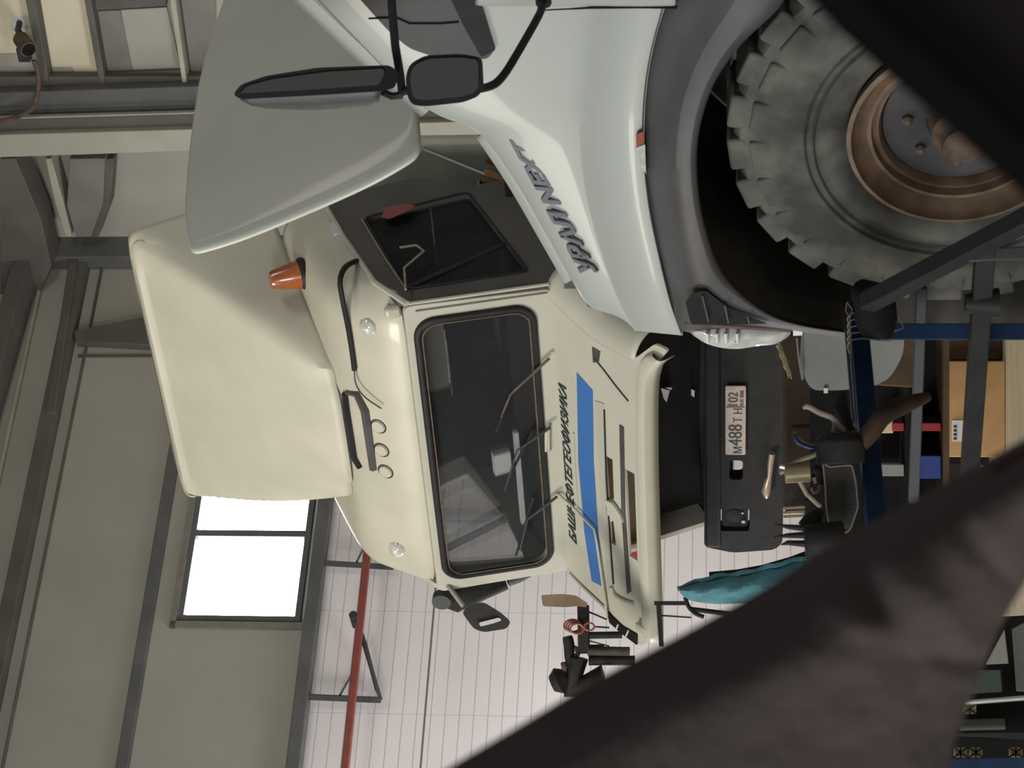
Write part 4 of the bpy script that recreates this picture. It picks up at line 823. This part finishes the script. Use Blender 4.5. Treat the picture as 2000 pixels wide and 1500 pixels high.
rd = thing('radiator_core', W(1610, 1000, 9.9), 'beige finned metal panel standing left of the truck bumper', 'radiator')
for k, y in enumerate((992, 1000, 1008)):
    m_ = MB(); m_.bar(W(1530, y + 1, 9.9), W(1690, y - 8, 9.9), .013); m_.build('fin', 'brass' if k else 'rag', rd)
m_ = MB(); m_.poly([(1530, 955), (1612, 950), (1612, 990), (1533, 990)], lambda a, b, c: W(a, b, 9.95 + .06 * c), 1); m_.build('core', 'cast', rd)
rx_ = W(1690, 998, 9.9); m_ = MB(); m_.box(rx_.x - .05, rx_.x + .05, 9.88, 9.95, 0, rx_.z + .3); m_.build('foot', 'castd', rd)
sp_ = thing('spiked_rotor', W(1600, 1060, 4.75), 'black rotor part with three pointed blades sticking up', 'machine part')
m_ = MB(); m_.tube([W(1572, 1062, 4.75), W(1650, 1056, 4.75)], [.046, .05], 16); m_.build('core', 'castd', sp_, bevel=.006)
m_ = MB(); m_.tube([W(1604, 995, 4.8), W(1588, 1015, 4.8), W(1580, 1032, 4.8)], [.010, .024, .03], 10); m_.build('shoulder', 'castd', sp_)
for q in (((1512, 1024), (1540, 1029), (1575, 1032)), ((1511, 1049), (1538, 1046), (1572, 1045)), ((1525, 1064), (1538, 1060), (1572, 1062))):
    m_ = MB(); m_.tube([W(*q[0], 4.75), W(*q[1], 4.75), W(*q[2], 4.75)], [.0015, .006, .0085], 8); m_.build('blade', 'blk2', sp_)
# rope end hanging between lamp and canister
m_ = MB()
for k in range(3): m_.tube([W(1520 + 4 * t + 3 * math.sin(k * 2.1 + t * 1.1), 672 + t * 11 , 6.6) + V((.006 * math.cos(k * 2.1 + t * 1.1), 0, 0)) for t in range(7)], [.006] * 5 + [.004, .002], 6)
tag(m_.build('rope_end', 'rope'), 'frayed yellowish rope end hanging beside the headlight', 'rope')
m_ = MB(); m_.tube([W(1556, 660, 6.2), W(1560, 700, 6.2), W(1567, 742, 6.2)], .003, 6); tag(m_.build('thin_rod', 'greyb'), 'thin pale rod standing between the rope and canister', 'rod')
# stand with red coil on the far left
DS = 11.8
tsn = thing('hose_stand', V((W(1150, 1250, DS).x, DS, 0)), 'dark workshop stand with coiled red hose left of the tipped cab', 'stand')
def t2(name, pts, r, m, n=10, d=DS, par=tsn):
    mm = MB(); mm.tube([W(p[0], p[1], d) for p in pts], r, n); return mm.build(name, m, par)
mm = MB(); mm.bar(W(1139, 1182, DS), W(1141, 1276, DS), .055, .07); mm.build('head_beam', 'castd', tsn, bevel=.008)
mm = MB(); mm.poly(rpoly([(1057, 1162), (1100, 1160), (1125, 1163), (1148, 1178), (1146, 1186), (1126, 1184), (1105, 1186), (1060, 1184)], 5), lambda a, b, c: W(a, b, DS - .05 + .06 * c), 1); mm.build('wooden_paddle', mat('paddle_wood', (.17, .12, .075), .8, noise=.35), tsn, bevel=.006)
t2('support_post', [(1148, 1271), (1175, 1272), (1230, 1273)], .03, 'cast'); t2('support_post', [(1150, 1290), (1240, 1290)], .03, 'castd'); t2('arm_rod', [(1150, 1241), (1215, 1240)], .022, 'blk2')
t2('thin_stay', [(1150, 1195), (1185, 1210)], .006, 'bench', 6); t2('thin_stay', [(1163, 1224), (1190, 1226)], .006, 'bench', 6); t2('lever_bar', [(1148, 1263), (1180, 1262)], .012, 'blk2')
t2('stay_rod', [(1152, 1252), (1190, 1262)], .005, 'hub', 6)
t2('hook_arm', rs([(1108, 1243), (1112, 1262), (1112, 1285), (1118, 1305), (1125, 1330)], 12), [.03, .034, .034, .034, .032, .030, .030, .03, .03, .03, .03, .03], 'blk2')
t2('clamp_ring', [(1118 + 11 * math.cos(a), 1273 + 9 * math.sin(a) + 1) for a in [2 * math.pi * k / 16 for k in range(17)]], .016, 'cast', 8)
t2('lump', [(1078, 1336), (1092, 1330), (1110, 1322)], [.05, .085, .05], 'castd', 12); t2('base_column', [(1130, 1285), (1120, 1340), (1180, 1330)], [.06, .09, .1], 'castd', 12)
t2('small_disc', [(1098, 1305), (1106, 1303)], .035, 'hub', 12)
tag(tsn, tsn['label'], 'stand')
cl_ = thing('hose_coil', W(1125, 1225, DS - .05), 'thin red coiled hose looped round the dark stand beam', 'hose')
for k in range(5):
    cx_, cy_, r_ = (1122 + k * 3 - 4, 1222 + k * 2, 15 - k)
    if k == 4: cx_, cy_, r_ = 1151, 1224, 9
    m_ = MB(); m_.tube([W(cx_ + r_ * 1.1 * math.cos(a), cy_ + r_ * .8 * math.sin(a), DS - .06 - .01 * k) for a in [2 * math.pi * j / 22 for j in range(22)]], .0065, 6, closed=True); m_.build('hose_turn', 'redp' if k != 2 else 'hub', cl_)
# teal bag on its black stand
DB = 9.2
m_ = MB(); up_ = rs([(1326, 1150), (1352, 1140), (1400, 1126), (1460, 1118), (1540, 1098), (1620, 1078)], 24); dn_ = rs([(1326, 1154), (1345, 1172), (1400, 1180), (1460, 1178), (1540, 1175), (1620, 1170)], 24)
m_.grid([[W(*(p.lerp(q, t)).to_2d(), DB - .10 * math.sin(math.pi * t) + .018 * math.sin(j * 1.3 + t * 8)) for j, (p, q) in enumerate(zip(up_, dn_))] for t in (0, .15, .3, .45, .6, .75, .9, 1)])
bg_ = tag(m_.build('waste_bag', 'teal', solid=.004, subd=1), 'crumpled teal plastic bag hanging open on a black frame', 'bag')
m_ = MB(); m_.tube([W(p.x - 3, p.y + 2 * math.sin(j * 1.7), DB - .02) for j, p in enumerate(up_)], .012, 6); m_.build('bag_rim', 'teal', bg_)
bs = thing('bag_frame', W(1500, 1110, DB), 'black tube frame holding the teal bag by the white wall', 'frame')
m_ = MB(); m_.tube([W(a, b, DB + .03) for a, b in ((1385, 1122), (1440, 1117), (1490, 1108), (1545, 1092), (1630, 1060))], .012, 8); m_.build('hoop', 'blk2', bs)
m_ = MB(); m_.tube(rs([W(a, b, DB) for a, b in ((1338, 1166), (1345, 1185), (1358, 1198), (1375, 1205))], 10), .010, 8); m_.build('hoop_end', 'blk2', bs)
m_ = MB(); m_.bar(W(1278, 1178, DB + .1), W(1342, 1178, DB + .1), .018); m_.bar(W(1286, 1178, DB + .1), W(1292, 1262, DB + .1), .022); m_.build('bracket_arm', 'blk2', bs)
m_ = MB(); m_.tube([W(1288, 1202, DB + .1), W(1350, 1206, DB + .1)], .004, 6); m_.build('stay_wire', 'blk2', bs)
fl0 = W(1350, 1190, DB + .1); m_ = MB(); m_.tube([fl0, V((fl0.x - .15, fl0.y, 0))], .012, 8); m_.build('leg', 'blk2', bs)
fl0 = W(1630, 1060, DB + .03); m_ = MB(); m_.tube([fl0, V((fl0.x, fl0.y, 0))], .012, 8); m_.build('leg', 'blk2', bs)
# wall things seen under the truck
m_ = MB(); m_.poly([(1229, 1080), (1246, 1076), (1246, 1100)], lambda a, b, c: hit(a, b, LW(0, 0, .06 + .02 * c), Ln), 1); tag(m_.build('wall_sticker', mat('red_sign', (.5, .03, .03), .5)), 'small red sticker on the white wall behind the grille slot', 'sticker')
# rack of supplies bottom left of the real room
DR = 6.8
rk = thing('supply_rack', W(1990, 1480, DR), 'metal supply rack with blue post beyond the brown cloth', 'rack')
def rb(name, pts, d, t, m, par=rk, bev=.003):
    mm = MB(); mm.poly(pts, lambda a, b, c: W(a, b, d + t * c), 1); return mm.build(name, m, par, bevel=bev)
rb('post', [(1800, 1484), (2040, 1478), (2040, 1530), (1800, 1530)], DR, .06, 'bench')
rb('shelf_back', [(1850, 1210), (2040, 1200), (2040, 1484), (1800, 1484)], DR + .3, .02, 'deep')
mm = MB(); mm.tube([W(1870, 1373, DR), W(2040, 1360, DR)], .009, 10); mm.build('upright_pipe', 'chromel', rk)
for q in ((1893, 1385), (1875, 1470), (1905, 1470), (1983, 1470)):
    k = rb('lattice_panel', [(q[0] - 12, q[1] - 10), (q[0] + 14, q[1] - 10), (q[0] + 14, q[1] + 9), (q[0] - 12, q[1] + 9)], DR + .08, .01, 'cream')
    for a in ((-12, -10, 14, 9), (-12, 9, 14, -10), (1, -10, 1, 9)):
        mm = MB(); mm.bar(W(q[0] + a[0], q[1] + a[1], DR + .07), W(q[0] + a[2], q[1] + a[3], DR + .07), .004); mm.build('lattice_bar', 'blk2', k)
def item(name, pts, d, t, m, label, cat): return tag(rb(name, pts, d, t, m, None), label, cat)
item('metal_plate', [(1925, 1298), (1962, 1228), (1970, 1296)], DR, .03, 'greyb', 'pale grey square plate standing beyond the brown cloth edge', 'plate')
item('metal_case', [(1976, 1228), (2020, 1205), (2020, 1352), (1985, 1350)], DR - .2, .12, mat('case_grey', (.085, .08, .075), .7, noise=.3), 'dark grey case at the far left edge of the rack', 'case')
item('oil_can', [(1890, 1308), (1955, 1308), (1958, 1352), (1880, 1356)], DR, .12, 'green', 'dark green oil can between plate and pipe', 'can')
m_ = MB(); m_.tube([W(1875, 1416, DR + .27), W(1962, 1414, DR + .27)], .020, 16); tag(m_.build('steel_cylinder', 'steel'), 'shiny grey steel cylinder standing beside the blue post', 'cylinder')
item('folded_sheet', [(1860, 1432), (2040, 1428), (2040, 1448), (1935, 1440), (1865, 1438)], DR - .05, .1, 'tubeg', 'crumpled dark sheet between cylinder and blue post', 'sheet')
# ================================================================== foreground: window edge and cloth of the vehicle the photo was taken from
e1 = rs([(800, 1545), (1000, 1428), (1160, 1333), (1340, 1238), (1500, 1148), (1640, 1058), (1780, 985), (1900, 918), (2060, 832)], 50)
e2 = rs([(1840, 1590), (1848, 1520), (1862, 1460), (1880, 1405), (1900, 1350), (1925, 1285), (1955, 1215), (2010, 1115), (2060, 1010)], 50)
rows_ = []
for k in range(30):
    t = k / 29; row = []
    for j, (p, q) in enumerate(zip(e1, e2)):
        P = p.lerp(q, t); x, y = P.x, P.y
        f_ = 0
        for (cx, cy, ang, L_, wd, am) in ((1690, 1140, 60, 150, 26, .012), (1880, 1285, 8, 170, 26, .010), (1930, 1090, 50, 90, 22, .010), (1740, 1240, 30, 120, 30, -.008), (1560, 1300, -25, 300, 50, -.008), (1820, 1180, 45, 120, 40, -.009)):
            a = math.radians(ang); dx = (x - cx) * math.cos(a) + (y - cy) * math.sin(a); dy = -(x - cx) * math.sin(a) + (y - cy) * math.cos(a); f_ += am * math.exp(-(dx / L_) ** 2 - (dy / wd) ** 2)
        row.append(W(x, y, .80 + f_ * .38 + .012 * (2 * t - 1) ** 4 - .02 * math.sin(math.pi * t)))
    rows_.append(row)
m_ = MB(); m_.grid(rows_); ct_ = tag(m_.build('hanging_cloth', 'cloth', solid=.004, subd=1), 'out-of-focus dark brown cloth crossing the whole lower left foreground', 'cloth')
m_ = MB(); m_.poly(rpoly([(1935, 908), (2060, 845), (2060, 940), (1950, 938)], 10), lambda a, b, c: W(a, b, .79 + .01 * c), 1); m_.build('maroon_patch', 'maroon', ct_)
wf_ = thing('vehicle_window_frame', W(1900, 100, .55), 'blurred black window frame corner crossing the near right foreground', 'window frame')
m_ = MB(); m_.poly([(1546, -40), (1640, 62), (1760, 170), (1900, 292), (2060, 436), (2060, 330), (1900, 190), (1760, 70), (1640, -40)], lambda a, b, c: W(a, b, .55 + .03 * c), 1); m_.build('rubber_edge', 'black', wf_)
m_ = MB(); m_.poly([(1640, -40), (1760, 70), (1900, 190), (2060, 330), (2060, -40)], lambda a, b, c: W(a, b, .56 + .03 * c), 1); m_.build('frame_panel', 'purp', wf_)
